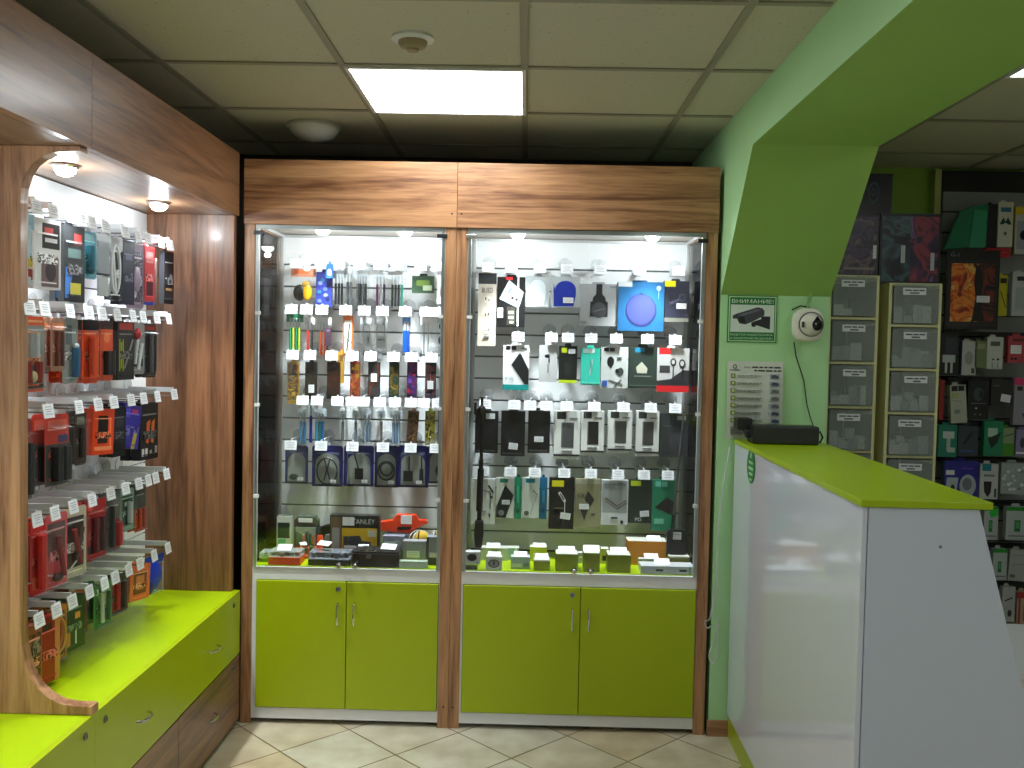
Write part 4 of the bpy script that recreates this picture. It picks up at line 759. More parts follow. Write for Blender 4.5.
# tripod stick and leaning rod
px = at(478.5, 550, 1, 3.97)
t = thing('camera_monopod', 'tall black camera monopod standing at the left post of right cabinet', 'monopod', (px.x, 3.97, .74))
x, y = px.x, 3.97
zt = at(478, 398, 1, 3.97).z
MB().cyl((x, y, .80), (x+.004, y, 1.12), .010, BLACK, 12).cyl((x+.004, y, 1.1), (x+.003, y, zt-.06), .0075, BLACK, 12).build('pole', t, smooth=True)
MB().cyl((x, y, .9), (x+.003, y, 1.08), .014, col((22, 22, 24), .8), 12).build('foam_grip', t, smooth=True)
MB().prism([(x-.014, .745), (x+.014, .745), (x+.02, .80), (x+.018, .86), (x-.016, .86), (x-.02, .80)], y-.02, y+.02, BLACK, 'y').build('folded_feet', t, .003)
b = MB().ell((x+.003, y, zt-.05), (.018, .014, .02), BLACK).cyl((x-.025, y, zt-.05), (x+.03, y, zt-.05), .006, BLACK).cyl((x+.003, y, zt-.04), (x+.003, y, zt+.005), .005, BLACK).box((x-.012, y-.008, zt+.0), (x+.018, y+.008, zt+.004), BLACK)
b.box((x-.03, y-.005, zt-.07), (x-.02, y+.005, zt-.02), BLACK).build('clamp_head', t, smooth=True)
a = at(684, 412, 1, 4.05); c_ = at(671, 540, 1, 4.02)
t = thing('selfie_stick', 'thin grey telescopic rod leaning at the right post of right cabinet', 'rod', tuple(c_))
MB().cyl(c_, a, .0045, STEEL, 10).build('rod', t, smooth=True)
d_ = a-c_
MB().cyl(c_+d_*.0, c_+d_*.2, .0075, BLACK, 10).build('grip', t, smooth=True)
t.location = c_
a = at(667, 530, 1, 4.03); c_ = at(686.5, 556, 1, 4.03)
t = thing('webcam_box', 'black rounded device package standing on the olive box by the rod', 'device', ((a.x+c_.x)/2, 4.03, c_.z))
x0, x1, z1, z0 = a.x, c_.x, a.z, c_.z-.003
MB().prism([(x0, z0), (x1, z0), (x1, z1-.01), (x1-.01, z1), (x0+.01, z1), (x0, z1-.01)], 4.03, 4.07, col((22, 24, 30), .3), 'y').build('case', t, .002)
MB().prism([(x0+.03, z1-.045), (x1-.03, z1-.045), (x1-.012, z0+.002), (x0+.012, z0+.002)], 4.022, 4.03, BLACK, 'y').build('lens_hood', t)
b = B((x0+.025, 4.026, z1-.04), (x1-.025, 4.0295, z1-.008), TAGW); b.box((x0+.03, 4.0255, z1-.02), (x1-.03, 4.026, z1-.016), TAGP); b.build('price_sticker', t)

# ---- items standing on the cabinet shelf
ZS = .6668
def stand(x0, x1, ytop, Y, d, nm, cat, lab, base, shp=(), top=None, side=None, z0=ZS, topst=None, rz=0, group=None, sticker=None):
    """box standing on the shelf; topst: price label on its top"""
    a = at(x0, ytop, 1, Y); b = at(x1, ytop, 1, Y); a, b = inside(a, b, Y); w = b.x-a.x; h = a.z-z0
    t = package(nm, lab, cat, ((a.x+b.x)/2, Y, a.z), rz, w, h, d, base, shp, 'box', group, tab=False, top=top, side=side, sticker=sticker)
    if topst:
        u, q, sw, sd = topst; c0 = ((u-.5)*w, d*q)
        M = Matrix.Translation((c0[0], c0[1], .001+sd*.25)) @ Matrix.Rotation(.5, 4, 'X')
        bb = MB().box((-sw/2, -sd/2, 0), (sw/2, sd/2, .0008), TAGW, M)
        for k in (-.25, 0, .25): bb.box((-sw*.4, sd*k-.001, .0008), (sw*.4, sd*k+.001, .0012), TAGP, M)
        bb.build('price_label', t, world=False)
    return t
LS_ = ' on the left cabinet shelf'; RS_ = ' on the right cabinet shelf'
BG = (168, 186, 168)
stand(277, 292, 516, 4.14, .05, 'gadget_box', 'box', 'white and dark green upright box with red dot'+LS_, (205, 212, 206), [('r', .05, .18, .85, .62, (30, 52, 48)), ('r', .1, .65, .6, .8, (90, 170, 130)), ('r', .2, .85, .95, .95, (196, 160, 110))])
cs = at(306, 516, 1, 4.10)
t = thing('tool_case', 'grey green handled socket case standing at the back of left cabinet shelf', 'tool case', (cs.x, 4.10, ZS))
x0, x1 = at(294, 530, 1, 4.10).x, at(318, 530, 1, 4.10).x; z1 = cs.z
MB().prism([(x0, ZS), (x1, ZS), (x1, z1-.02), (x1-.015, z1), (x0+.015, z1), (x0, z1-.02)], 4.10, 4.14, col((62, 72, 72), .4), 'y').build('case_shell', t, .003)
B((x0+.02, 4.096, z1-.028), (x1-.025, 4.0995, z1-.01), TAGW).build('price_sticker', t)
b = MB().box((x0+.01, 4.094, ZS+.04), (x1-.01, 4.0995, z1-.05), clear((190, 205, 196), .4)); b.build('clear_window', t)
b = MB()
for i in range(6): b.cyl((x0+.015+i*.0145, 4.092, ZS+.045), (x0+.015+i*.0145, 4.092, z1-.07-.006*(i % 3)), .005, [STEEL, col((40, 110, 80)), col((196, 120, 60))][i % 3], 8)
b.box((x0+.006, 4.088, ZS+.001), (x1-.004, 4.0995, ZS+.038), col((176, 74, 44)))
b.build('tool_bits', t, smooth=True)
a = at(324, 536, 1, 4.06)
t = thing('tape_reel', 'round black tape reel standing behind the orange tube in left cabinet', 'reel', (a.x, 4.17, ZS))
MB().lathe([(0, -.018), (.055, -.018), (.06, -.012), (.06, .012), (.055, .018), (0, .018)], col((26, 34, 34), .4), c=(a.x, 4.175, ZS+.061), axis='y').build('reel_body', t, smooth=True)
MB().lathe([(0, -.024), (.018, -.024), (.02, -.0185), (0, -.0185)], G_ and col(G_), c=(a.x, 4.175, ZS+.061), axis='y').build('hub', t, smooth=True)
a = at(320, 540, 1, 4.055)
t = thing('glue_tube', 'small upright orange tube beside the grey green socket case', 'tube', (a.x, 4.055, ZS))
MB().lathe([(0, 0), (.014, 0), (.014, .085), (.01, .095), (0, .096)], col((222, 78, 34), .35), c=(a.x, 4.055, ZS), n=18).build('tube_body', t, smooth=True)
MB().lathe([(0, .0955), (.006, .0955), (.005, .11), (0, .11)], BLACK, c=(a.x, 4.055, ZS), n=12).build('cap', t, smooth=True)
stand(330, 379, 515, 4.06, .05, 'tool_box', 'box', 'large black and yellow tool carton with brand lettering'+LS_, (36, 36, 34),
      [('r', .02, .04, .24, .97, (110, 88, 70)), ('r', .05, .3, .2, .9, (150, 144, 150)), ('r', .25, .03, .98, .26, (34, 36, 36)), ('t', .4, .08, .92, .2, 'STANLEY', (214, 214, 206)), ('r', .25, .3, .97, .97, (206, 164, 30)), ('p', [(.28, .95), (.28, .5), (.62, .48), (.66, .6), (.84, .62), (.86, .95)], (56, 60, 66)), ('r', .26, .04, .5, .24, W_), ('r', .3, .72, .55, .95, W_), ('r', .78, .35, .95, .5, (190, 190, 170))])
# red spirit level / stapler body
a = at(381, 528, 1, 4.14); b_ = at(428, 528, 1, 4.14); z1 = at(400, 513, 1, 4.14).z; z0 = at(400, 532, 1, 4.14).z; w = b_.x-a.x; h = z1-z0
stand(385, 420, 534, 4.12, .06, 'cardboard_box', 'box', 'grey violet carton under the orange red staple gun in left cabinet', (112, 112, 124), [('r', .1, .2, .9, .5, (150, 130, 150))])
zb = at(404, 534, 1, 4.12).z+.001
t = thing('staple_gun', 'glossy orange red staple gun lying on a carton in left cabinet', 'staple gun', ((a.x+b_.x)/2, 4.15, zb))
MB().prism([(a.x, zb+h*.1), (a.x+w*.6, zb), (a.x+w*.75, zb+h*.25), (b_.x, zb+h*.55), (b_.x-w*.04, zb+h*.75), (a.x+w*.82, zb+h*.72), (a.x+w*.74, zb+h), (a.x+w*.34, zb+h), (a.x+w*.24, zb+h*.68), (a.x, zb+h*.6)], 4.13, 4.165, col((236, 66, 30), .25, coat=.5), 'y').build('gun_body', t, .004)
MB().prism([(a.x+w*.35, zb+h*.18), (a.x+w*.62, zb+h*.2), (a.x+w*.66, zb+h*.36), (a.x+w*.35, zb+h*.34)], 4.127, 4.1295, BLACK, 'y').build('grip_slot', t)
B((a.x+w*.43, 4.125, zb+h*.5), (a.x+w*.66, 4.1295, zb+h*.95), TAGW).build('price_sticker', t)
for i, (p0, p1, s) in enumerate([(410, 430, 'striped yellow and black twine ball beside the grey carton'), (431, 441, 'yellow and black twine ball against the wooden post')]):
    a = at((p0+p1)/2, 533, 1, 4.08); rx = (at(p1, 533, 1, 4.08).x-at(p0, 533, 1, 4.08).x)/2
    t = thing('twine_ball', s, 'twine ball', (a.x, 4.07, ZS), 'yellow and black twine balls')
    stz = ZS+.04
    MB().cyl((a.x, 4.07, ZS+.0), (a.x, 4.07, stz+.01), rx*.8, col((90, 84, 60)), 14).build('core', t, smooth=True)
    b = MB().ell((a.x, 4.07, stz+.045), (rx, .03, .038), col((206, 166, 34), .7), 16)
    b.build('yellow_winding', t, smooth=True)
    b = MB()
    for k in range(4): b.tube([(a.x+rx*1.01*math.cos(q)*math.cos(.5*k), 4.07+.0305*math.cos(q)*math.sin(.5*k+.2), stz+.045+.0385*math.sin(q)) for q in [2*PI*j/16 for j in range(17)]], .003, BLACK if k % 2 else col(W_), 6)
    b.build('cord', t, smooth=True)
def flat(x0, x1, yb, hz, Y, d, nm, lab, parts, z0=ZS, rz=0, cat='box', st=None, stb=.5):
    """low box whose front bottom edge sits at Y; parts: list of (u0,u1,q0,q1,h0,h1,material) blocks"""
    a = at(x0, yb, 1, Y); b = at(x1, yb, 1, Y); a, b = inside(a, b, Y); w = b.x-a.x
    t = thing(nm, lab, cat, ((a.x+b.x)/2, Y, z0), None, (0, 0, rz))
    for i, (pn, u0, u1, q0, q1, h0, h1, mt) in enumerate(parts):
        B(((u0-.5)*w, q0*d, h0*hz), ((u1-.5)*w, q1*d, h1*hz), mt).build(pn, t, .001, world=False)
    if st:
        u, q, hh, sw, sd, r_ = st; M = Matrix.Translation(((u-.5)*w, q*d, hh*hz+.012)) @ Matrix.Rotation(r_, 4, 'Z') @ Matrix.Rotation(stb, 4, 'X')
        bb = MB().box((-sw/2, -sd/2, 0), (sw/2, sd/2, .0008), TAGW, M)
        for k in (-.25, 0, .25): bb.box((-sw*.4, sd*k-.001, .0008), (sw*.4, sd*k+.001, .0012), TAGP, M)
        bb.build('price_label', t, world=False)
    return t
def blocks(n, mts, seed, h0, h1, q=(.1, .9)):
    r = random.Random(seed); o = []
    for k in range(n):
        u = .05+.9*k/n; o.append(('tool_bit', u, u+.7/n, r.uniform(q[0], .4), r.uniform(.6, q[1]), h0, h1-r.uniform(0, .3)*(h1-h0), mts[k % len(mts)]))
    return o
CLB = clear((200, 210, 205), .25)
flat(268, 300, 570, .055, 3.885, .09, 'organizer_box', 'clear lidded organizer with orange base at front of left cabinet shelf', [('base_tray', 0, 1, 0, 1, 0, .55, col((220, 70, 30)))]+blocks(6, [col((90, 80, 70)), STEEL, col((150, 90, 60))], 5, .55, .95)+[('clear_lid', .01, .99, .01, .99, .6, 1.0, CLB)], st=(.45, .4, 1., .06, .04, 0))
flat(259, 269, 570, .04, 3.93, .08, 'organizer_box', 'small clear box with green base at far left of left cabinet shelf', [('base_tray', 0, 1, 0, 1, 0, .4, col((110, 150, 50))), ('clear_lid', .01, .99, .01, .99, .4, 1.0, CLB)])
flat(300, 318, 560, .05, 4.01, .05, 'bit_set', 'copper and green bit set leaning between organizer and black kits', [('base_tray', 0, 1, 0, 1, 0, .3, col((190, 96, 60)))]+blocks(7, [col((196, 110, 70)), col((60, 120, 80)), STEEL], 8, .3, 1), rz=.3, cat='tool set', st=(.2, .5, 1, .03, .02, .2))
flat(308, 350, 569, .055, 3.89, .09, 'screwdriver_set', 'dark clear topped screwdriver kit with tilted white price label', [('base_tray', 0, 1, 0, 1, 0, .45, col((24, 34, 28)))]+blocks(8, [col((110, 112, 120)), BLACK, col((60, 64, 80))], 9, .45, .9)+[('clear_lid', .01, .99, .01, .99, .5, 1, clear((170, 176, 186), .22))], cat='tool set', st=(.32, .6, 1.3, .065, .03, -.5))
flat(352, 399, 571, .065, 3.885, .11, 'drill_case', 'wide black tool case with tilted label near front of left cabinet shelf', [('case_body', 0, 1, 0, 1, 0, .85, BLACK), ('case_lid', .02, .98, .05, .95, .85, 1, col((34, 34, 36)))]+[('rib', .15+.18*k, .25+.18*k, .1, .9, 1, 1.06, BLACK) for k in range(3)]+[('latch', .3, .4, -.03, 0, .55, .8, STEEL)], cat='tool case', st=(.75, .35, 1.05, .065, .035, -.2))
flat(333, 376, 556, .075, 4.03, .02, 'tool_tray', 'narrow maroon trimmed black tray in front of the yellow tool carton', [('tray', 0, 1, 0, 1, 0, .55, BLACK), ('rim', 0, 1, 0, .25, .55, .62, col((90, 40, 34)))], cat='tray', st=(.7, .5, .6, .045, .016, .0))
stand(383, 404, 536, 4.03, .04, 'wire_package', 'package', 'pale lilac bag with magenta label behind black tool case', (140, 144, 160), [('r', .1, .62, .7, .8, (180, 40, 90)), ('e', .7, .3, .16, .14, (170, 176, 190)), ('e', .35, .25, .2, .12, (110, 124, 140))], sticker=(.35, .35, .05, .026))
stand(403, 426, 541, 3.985, .05, 'cardboard_box', 'box', 'plain mid grey carton standing behind low pale green box', (150, 152, 160), [('r', .45, .08, .52, .14, (80, 84, 90))], sticker=(.45, .6, .055, .028))
stand(427, 442, 537, 3.945, .05, 'cardboard_box', 'box', 'grey carton with charcoal base against the wooden post', (144, 150, 160), [('r', 0, .72, 1, 1, (40, 42, 44)), ('r', 0, 0, .14, 1, (66, 62, 60)), ('r', .2, .55, 1, .72, W_)])
flat(396, 427, 571, .028, 3.885, .035, 'cardboard_box', 'low pale green box at front right of left cabinet shelf', [('carton', 0, 1, 0, 1, 0, 1, col((164, 180, 160)))])
# right shelf
OL = (140, 150, 24)
WT = (206, 208, 196)
stand(464, 480, 552, 3.885, .045, 'fan_box', 'box', 'white carton with black snowflake fan drawing at left post', (214, 216, 216), [('l', .5+.3*math.cos(a_), .45+.3*math.sin(a_), .5-.3*math.cos(a_), .45-.3*math.sin(a_), .012, K_) for a_ in (.2, .98, 1.77, 2.55)]+[('e', .82, .85, .05, .05, K_)], z0=.6905)
stand(464, 477, 567.5, 3.89, .04, 'cardboard_box', 'box', 'dark low carton under the snowflake fan carton', (44, 46, 48), [('r', .1, .3, .9, .6, (110, 112, 110))])
stand(481, 508, 548, 4.06, .06, 'speaker_box', 'box', 'wide pale carton standing behind the round speaker carton', (186, 194, 184), [('r', .4, .1, .6, .9, (120, 140, 70))], top=WT, topst=(.45, .2, .06, .035))
stand(486, 502, 557, 3.885, .045, 'speaker_box', 'box', 'white carton with round grey speaker drawing'+RS_, (214, 216, 208), [('e', .5, .5, .36, .33, (80, 82, 80)), ('e', .5, .5, .26, .24, (150, 150, 146)), ('l', .5, .3, .5, .65, .008, (60, 60, 60)), ('e', .88, .9, .04, .04, K_)], top=WT, topst=(.5, .5, .055, .03))
stand(511, 530, 557, 3.915, .05, 'gadget_box', 'box', 'pale blue translucent box with white price label'+RS_, (150, 170, 176), [('r', .05, .55, .6, .85, (196, 206, 200)), ('r', .65, .5, .95, .8, (110, 130, 140))], top=(190, 205, 210), topst=(.5, .3, .055, .035))
stand(507, 519, 548, 4.08, .05, 'gadget_box', 'box', 'small pale teal box behind the translucent box', (150, 180, 176), [('r', .7, 0, .85, .8, W_)], top=WT)
stand(530, 547, 547, 4.07, .05, 'gadget_box', 'box', 'small yellow box with price label at back of right cabinet shelf', (206, 204, 60), [('r', .2, .4, .9, .6, (226, 214, 200))], top=WT, topst=(.55, .1, .055, .03))
stand(534, 550, 560, 3.895, .06, 'gadget_box', 'box', 'low olive box with black sides and splayed white lid', OL, [('r', 0, 0, 1, .12, WT)], top=WT, side=K_, topst=(.5, .5, .055, .035))
for x0, x1, yt, Y, s in [(556, 578, 554, 3.895, 'widest olive green carton with white printed top'), (584, 600, 553, 3.895, 'narrow olive green carton between two wider ones'), (608, 631, 555, 3.895, 'tall olive green carton nearest the flat grey boxes')]:
    stand(x0, x1, yt, Y, .09, 'gadget_box', 'box', s+RS_[:0], OL, [('r', .02, .02, .98, .05, (170, 176, 90))], top=WT, side=(90, 100, 20), topst=(.5, .5, .07, .04), group='olive green cartons on the right cabinet shelf')
stand(601, 609, 549, 4.05, .05, 'gadget_box', 'box', 'small yellow and black box between two olive cartons', (190, 190, 90), [('r', .2, .45, .9, .8, K_)], top=WT)
stand(578, 584, 553, 4.05, .04, 'gadget_box', 'box', 'slim grey box between the two left olive cartons', (150, 160, 150), [('r', .2, .3, .8, .5, W_)], top=WT)
stand(628, 667, 541, 4.04, .09, 'gadget_box', 'box', 'large amber orange carton with white top'+RS_, (214, 136, 20), [('e', .5, .6, .06, .13, (226, 170, 70)), ('e', .76, .6, .06, .13, (226, 170, 70))], top=WT, side=(190, 110, 20), topst=(.68, .3, .06, .035))
stand(669, 697, 556.5, 3.99, .08, 'gadget_box', 'box', 'olive box under the black device by the right post', (120, 122, 30), [('r', .05, .02, .95, .1, WT)], top=WT, side=(90, 100, 20))
t = stand(641, 697, 566, 3.885, .085, 'gadget_box', 'box', 'flat wide pale grey carton at front right of right cabinet shelf', (186, 194, 192), [('r', .28, .35, .42, .65, (60, 70, 70)), ('r', .72, .35, .86, .65, (60, 70, 70)), ('r', .9, .0, .93, 1, (100, 160, 130))], top=(196, 200, 204), topst=(.42, .5, .065, .04))
a = at(640, 566, 1, 3.91)
stand(639, 660, 559, 4.0, .035, 'gadget_box', 'box', 'narrow grey carton standing behind the flat pale grey carton', (176, 182, 190), [], top=WT, topst=(.6, .5, .06, .035))

# ------------------------------------------------------------------ reception counter
t = thing('reception_counter', 'tall white reception counter with slanted end and lime green top', 'counter', (.85, 3.0, 0))
XA, XC = .861, .800
cl = at(860.3, 499.4, 2, 1.243); cr = at(995.4, 503.5, 2, 1.243); bl = at(735, 439, 2, 1.243); br = at(824, 443, 2, 1.243)
YN = (cl.y+cr.y)/2
XC = cl.x+.008; XA = bl.x+.001
MB().prism([(XC, YN+.03), (XA, 3.845), (br.x-.01, 3.845), (cr.x-.02, YN+.03)], .1, 1.224, GLOSSW, 'z').build('side_body', t)
MB().prism([(XC+.006, YN+.05), (XA+.006, 3.845), (1.08, 3.845), (1.08, YN+.05)], 0, .0995, LIME, 'z').build('kick_board', t)
MB().prism([(XC+.014, 0), (1.46, 0), (cr.x-.03, 1.224), (XC+.014, 1.224)], YN+.008, YN+.0285, SATINW, 'y').build('end_panel', t, .001)
MB().prism([(XC-.001, .1), (XC+.011, .1), (XC+.011, 1.224), (XC-.001, 1.224)], YN+.008, YN+.04, GLOSSW, 'y').build('edge_strip', t)
MB().prism([(XC-.008, YN), (XA-.004, 3.847), (br.x, 3.847), (br.x, 3.72), (cr.x, YN)], 1.2255, 1.243, LIMETOP, 'z').build('counter_top', t, .0015)
MB().lathe([(0, 0), (.004, 0), (.004, -.0015), (0, -.0015)], G_ and STEEL, c=(1.03, YN+.008, 1.13), axis='y', n=10).build('screw_cap', t)
# round green sticker on the side face
a = at(749, 465, 0, .848)
ang = math.atan2(XA-XC, 3.845-YN-.03)
xs_ = XC+(a.y-YN-.03)*(XA-XC)/(3.845-YN-.03)
t = thing('round_sticker', 'oval looking dark green round sticker on the side of white counter', 'sticker', (xs_-.0012, a.y, a.z-.004), None, (0, 0, -PI/2-ang))
n = 28; R_ = .066
MB().prism([(R_*math.cos(2*PI*i/n), R_*math.sin(2*PI*i/n)) for i in range(n)], -.0012, 0, col((16, 116, 56), .35), 'y').build('disc', t, world=False)
b = MB(); 
for x0, z0, x1, z1 in ((-.012, .03, .012, .05), (-.035, .008, .035, .018), (-.04, -.015, .04, -.003), (-.03, -.035, .03, -.025), (-.02, -.055, .02, -.047)): b.box((x0, -.0018, z0), (x1, -.0012, z1), col((150, 205, 150)))
b.build('print', t, world=False)
# working desk behind the counter
t = thing('work_desk', 'white low work desk behind the reception counter', 'desk', (1.9, 2.5, 0))
B((1.16, 2.40, .770), (2.3, 2.83, .795), WHITE).build('desk_top', t, .002)
B((1.17, 2.42, 0), (2.29, 2.44, .769), WHITE).build('front_panel', t)
B((2.27, 2.445, 0), (2.29, 2.8, .769), WHITE).build('leg_panel', t)
B((1.17, 2.445, 0), (1.19, 2.8, .769), WHITE).build('leg_panel', t)

# ------------------------------------------------------------------ things on the column
YC = 3.86
a = at(728, 295, 1, YC); b_ = at(776, 343, 1, YC); w = b_.x-a.x; h = a.z-b_.z
t = thing('warning_sign', 'square green and white video surveillance warning sign on the green column', 'sign', ((a.x+b_.x)/2, YC-.0035, a.z))
DG = col((14, 116, 44), .35); LG = col((170, 216, 160), .4)
b = MB().box((-w/2, 0, -h), (w/2, .003, 0), DG); art(b, w, h, 0, [('r', .02, .02, .98, .98, LG), ('r', .045, .045, .955, .955, DG), ('r', .06, .2, .94, .78, col((206, 222, 210), .4))]); b.build('sign_plate', t, world=False)
b = MB(); art(b, w, h, -.0012, [('t', .08, .085, .92, .165, 'ВНИМАНИЕ!', (220, 240, 220)), ('t', .06, .815, .92, .865, 'ВЕДЕТСЯ АУДИОЗАПИСЬ', (200, 230, 200)), ('t', .06, .89, .92, .94, 'И ВИДЕОНАБЛЮДЕНИЕ!', (200, 230, 200))]); b.build('lettering', t, world=False)
CG = (44, 48, 52)
b = MB(); art(b, w, h, -.0012, [('p', [(.1, .44), (.16, .40), (.6, .25), (.7, .27), (.74, .32), (.74, .42), (.5, .56), (.36, .62), (.24, .60), (.19, .5), (.11, .5)], (58, 62, 68)), ('p', [(.24, .46), (.34, .46), (.37, .58), (.28, .59), (.23, .55)], (14, 14, 16)), ('p', [(.48, .58), (.54, .55), (.68, .5), (.68, .44), (.86, .44), (.86, .72), (.68, .66), (.58, .63), (.55, .67), (.49, .66)], (26, 28, 32)), ('p', [(.2, .42), (.6, .29), (.68, .31), (.3, .44)], (96, 100, 108))]); b.build('camera_picture', t, world=False)
# dome camera
c = at(807, 325, 1, YC-.05)
t = thing('security_camera', 'white round dome security camera mounted on the green column', 'security camera', (c.x, YC, c.z))
cw = col((222, 220, 206), .3)
MB().cyl((c.x, YC-.001, c.z), (c.x, YC-.03, c.z), .045, cw, 24, r2=.05).build('mount', t, smooth=True)
def sup(rx, rz, e=2.8, n=36): return [(c.x+rx*math.copysign(abs(math.cos(2*PI*i/n))**(2/e), math.cos(2*PI*i/n)), c.z+rz*math.copysign(abs(math.sin(2*PI*i/n))**(2/e), math.sin(2*PI*i/n))) for i in range(n)]
MB().prism(sup(.061, .068), YC-.085, YC-.03, cw, 'y').build('housing', t, .016)
MB().lathe([(.05, -.0845), (.05, -.088), (.046, -.088), (.046, -.0845)], col((90, 90, 84), .5), c=(c.x+.006, YC, c.z+.002), axis='y', n=36).build('seam_ring', t, smooth=True)
MB().ell((c.x+.006, YC-.083, c.z+.002), (.0455, .02, .0455), cw, 28).build('eyeball', t, smooth=True)
MB().ell((c.x+.026, YC-.096, c.z+.0), (.022, .02, .024), col((14, 14, 16), .08), 20).prism([(c.x+.008, c.z+.01), (c.x+.044, c.z+.01), (c.x+.026, c.z+.036)], YC-.103, YC-.09, col((14, 14, 16), .1), 'y').build('lens_dome', t, .002)
MB().box((c.x-.034, YC-.106, c.z-.012), (c.x-.026, YC-.085, c.z+.012), col((60, 60, 56), .2)).build('sensor_slot', t, .002)
MB().tube([(c.x-.05, YC-.005, c.z+.062), (c.x-.02, YC-.02, c.z+.078), (c.x+.02, YC-.005, c.z+.074)], .003, BLACK).build('bracket_wire', t)
p = [at(*q, 1, YC-.008) for q in ((812, 288), (810, 300), (807, 308))]
tag(MB().tube([tuple(v) for v in p], .005, col((150, 200, 120), .5)).build('cable_sleeve', smooth=True), 'short pale green cable sleeve running up from the dome camera', 'cable sleeve')
p = [at(794, 342, 1, YC-.02), at(796, 356, 1, YC-.01), at(804, 381, 1, YC-.008), at(807, 405, 1, YC-.012), at(811, 420, 1, YC-.03), at(814, 428, 1, 3.80)]
tag(MB().tube([tuple(v) for v in p], .0025, BLACK).build('camera_cable', smooth=True), 'thin black cable hanging from the dome camera down to the counter', 'cable')
# instruction sheet
a = at(728, 361, 1, 3.85); b_ = at(782, 434, 1, 3.84); w = b_.x-a.x; h = a.z-1.244
t = thing('instruction_sheet', 'laminated white instruction sheet leaning on the column above the counter', 'sheet', ((a.x+b_.x)/2, 3.856, a.z), None, (math.radians(-2.5), 0, 0))
PAP = col((206, 212, 200), .3)
b = MB().box((-w/2, -.002, -h), (w/2, 0, 0), PAP)
b.build('paper', t, world=False)
sh = [('t', .3, .062, .41, .085, 'Ваш', (60, 60, 56)), ('w', .44, .064, .97, .084, (60, 60, 56)), ('w', .48, .107, .97, .127, (60, 60, 56)), ('e', .13, .07, .035, .028, (50, 60, 50)), ('e', .13, .07, .02, .016, (206, 212, 200)), ('r', .04, .108, .22, .12, (90, 96, 90))]
for k in range(7):
    v = .16+.095*k
    sh += [('r', .06, v, .14, v+.055, (110, 136, 60)), ('r', .08, v+.012, .12, v+.043, (190, 200, 150)), ('w', .18, v+.018, .62, v+.027, (140, 144, 136)), ('w', .18, v+.038, .52+.08*(k % 2), v+.046, (150, 154, 146))]
    sh += [('r', .76, v, .93, v+.06, (150, 156, 166)), ('p', [(.78, v+.05), (.8, v+.015), (.86, v+.01), (.92, v+.03), (.91, v+.055)], [(70, 74, 80), (44, 62, 84), (90, 92, 88), (96, 100, 80), (80, 84, 88), (40, 60, 60), (24, 60, 86)][k])]
for k in range(5): sh.append(('r', .06, .84+.025*k, .3, .845+.025*k, (150, 154, 150)))
b = MB(); art(b, w, h, -.002, sh); b.build('printed_rows', t, world=False)
# black device on counter
a = at(752, 423, 1, 3.66); b_ = at(818, 441, 1, 3.66)
t = thing('power_adapter', 'long black power supply box lying on the lime counter top', 'power supply', ((a.x+b_.x)/2, 3.66, 1.244))
w = b_.x-a.x
B((a.x, 3.64, 1.2435), (b_.x, 3.74, 1.2435+.072), col((30, 32, 34), .4)).build('housing', t, .008)
B((a.x-.045, 3.70, 1.2435+.05), (a.x+.012, 3.78, 1.2435+.095), BLACK).build('connector', t, .003)
MB().tube([(a.x-.02, 3.72, 1.30), (a.x-.012, 3.68, 1.27), (a.x, 3.68, 1.27)], .008, BLACK).build('short_lead', t, smooth=True)
MB().tube([(b_.x-.002, 3.69, 1.28), (b_.x+.02, 3.70, 1.292), (b_.x+.03, 3.70, 1.27), (b_.x+.025, 3.71, 1.25), (b_.x+.01, 3.73, 1.249)], .004, BLACK).build('coiled_lead', t, smooth=True)
# white cords in the gap beside the counter
P_ = [(730, 446), (724, 480), (719, 520), (717, 560), (716, 590), (713, 612), (719, 622), (714, 640), (709, 655), (713, 664), (717, 650), (716, 625)]
pts = [tuple(at(u, v, 1, 3.846-.002*(i % 2))) for i, (u, v) in enumerate(P_)]
def smooth_pts(p, n=6):
    o = []
    for i in range(len(p)-1):
        a, b, c_, d = (Vector(p[max(i-1, 0)]), Vector(p[i]), Vector(p[i+1]), Vector(p[min(i+2, len(p)-1)]))
        for k in range(n):
            t_ = k/n; o.append(.5*((2*b)+(-a+c_)*t_+(2*a-5*b+4*c_-d)*t_*t_+(-a+3*b-3*c_+d)*t_**3))
    o.append(Vector(p[-1])); return o
tag(MB().tube(smooth_pts(pts), .0028, col((205, 210, 205), .5)).build('white_cord', smooth=True), 'thin white cord hanging in loops between counter and cabinet', 'cord')
P_ = [(722, 490), (718, 540), (716, 580), (710, 617), (705, 621), (707, 628), (714, 624)]
tag(MB().tube(smooth_pts([tuple(at(u, v, 1, 3.836)) for u, v in P_]), .0022, col((190, 200, 190), .5)).build('white_cord', smooth=True), 'shorter white cord ending in a small loop beside the counter', 'cord')

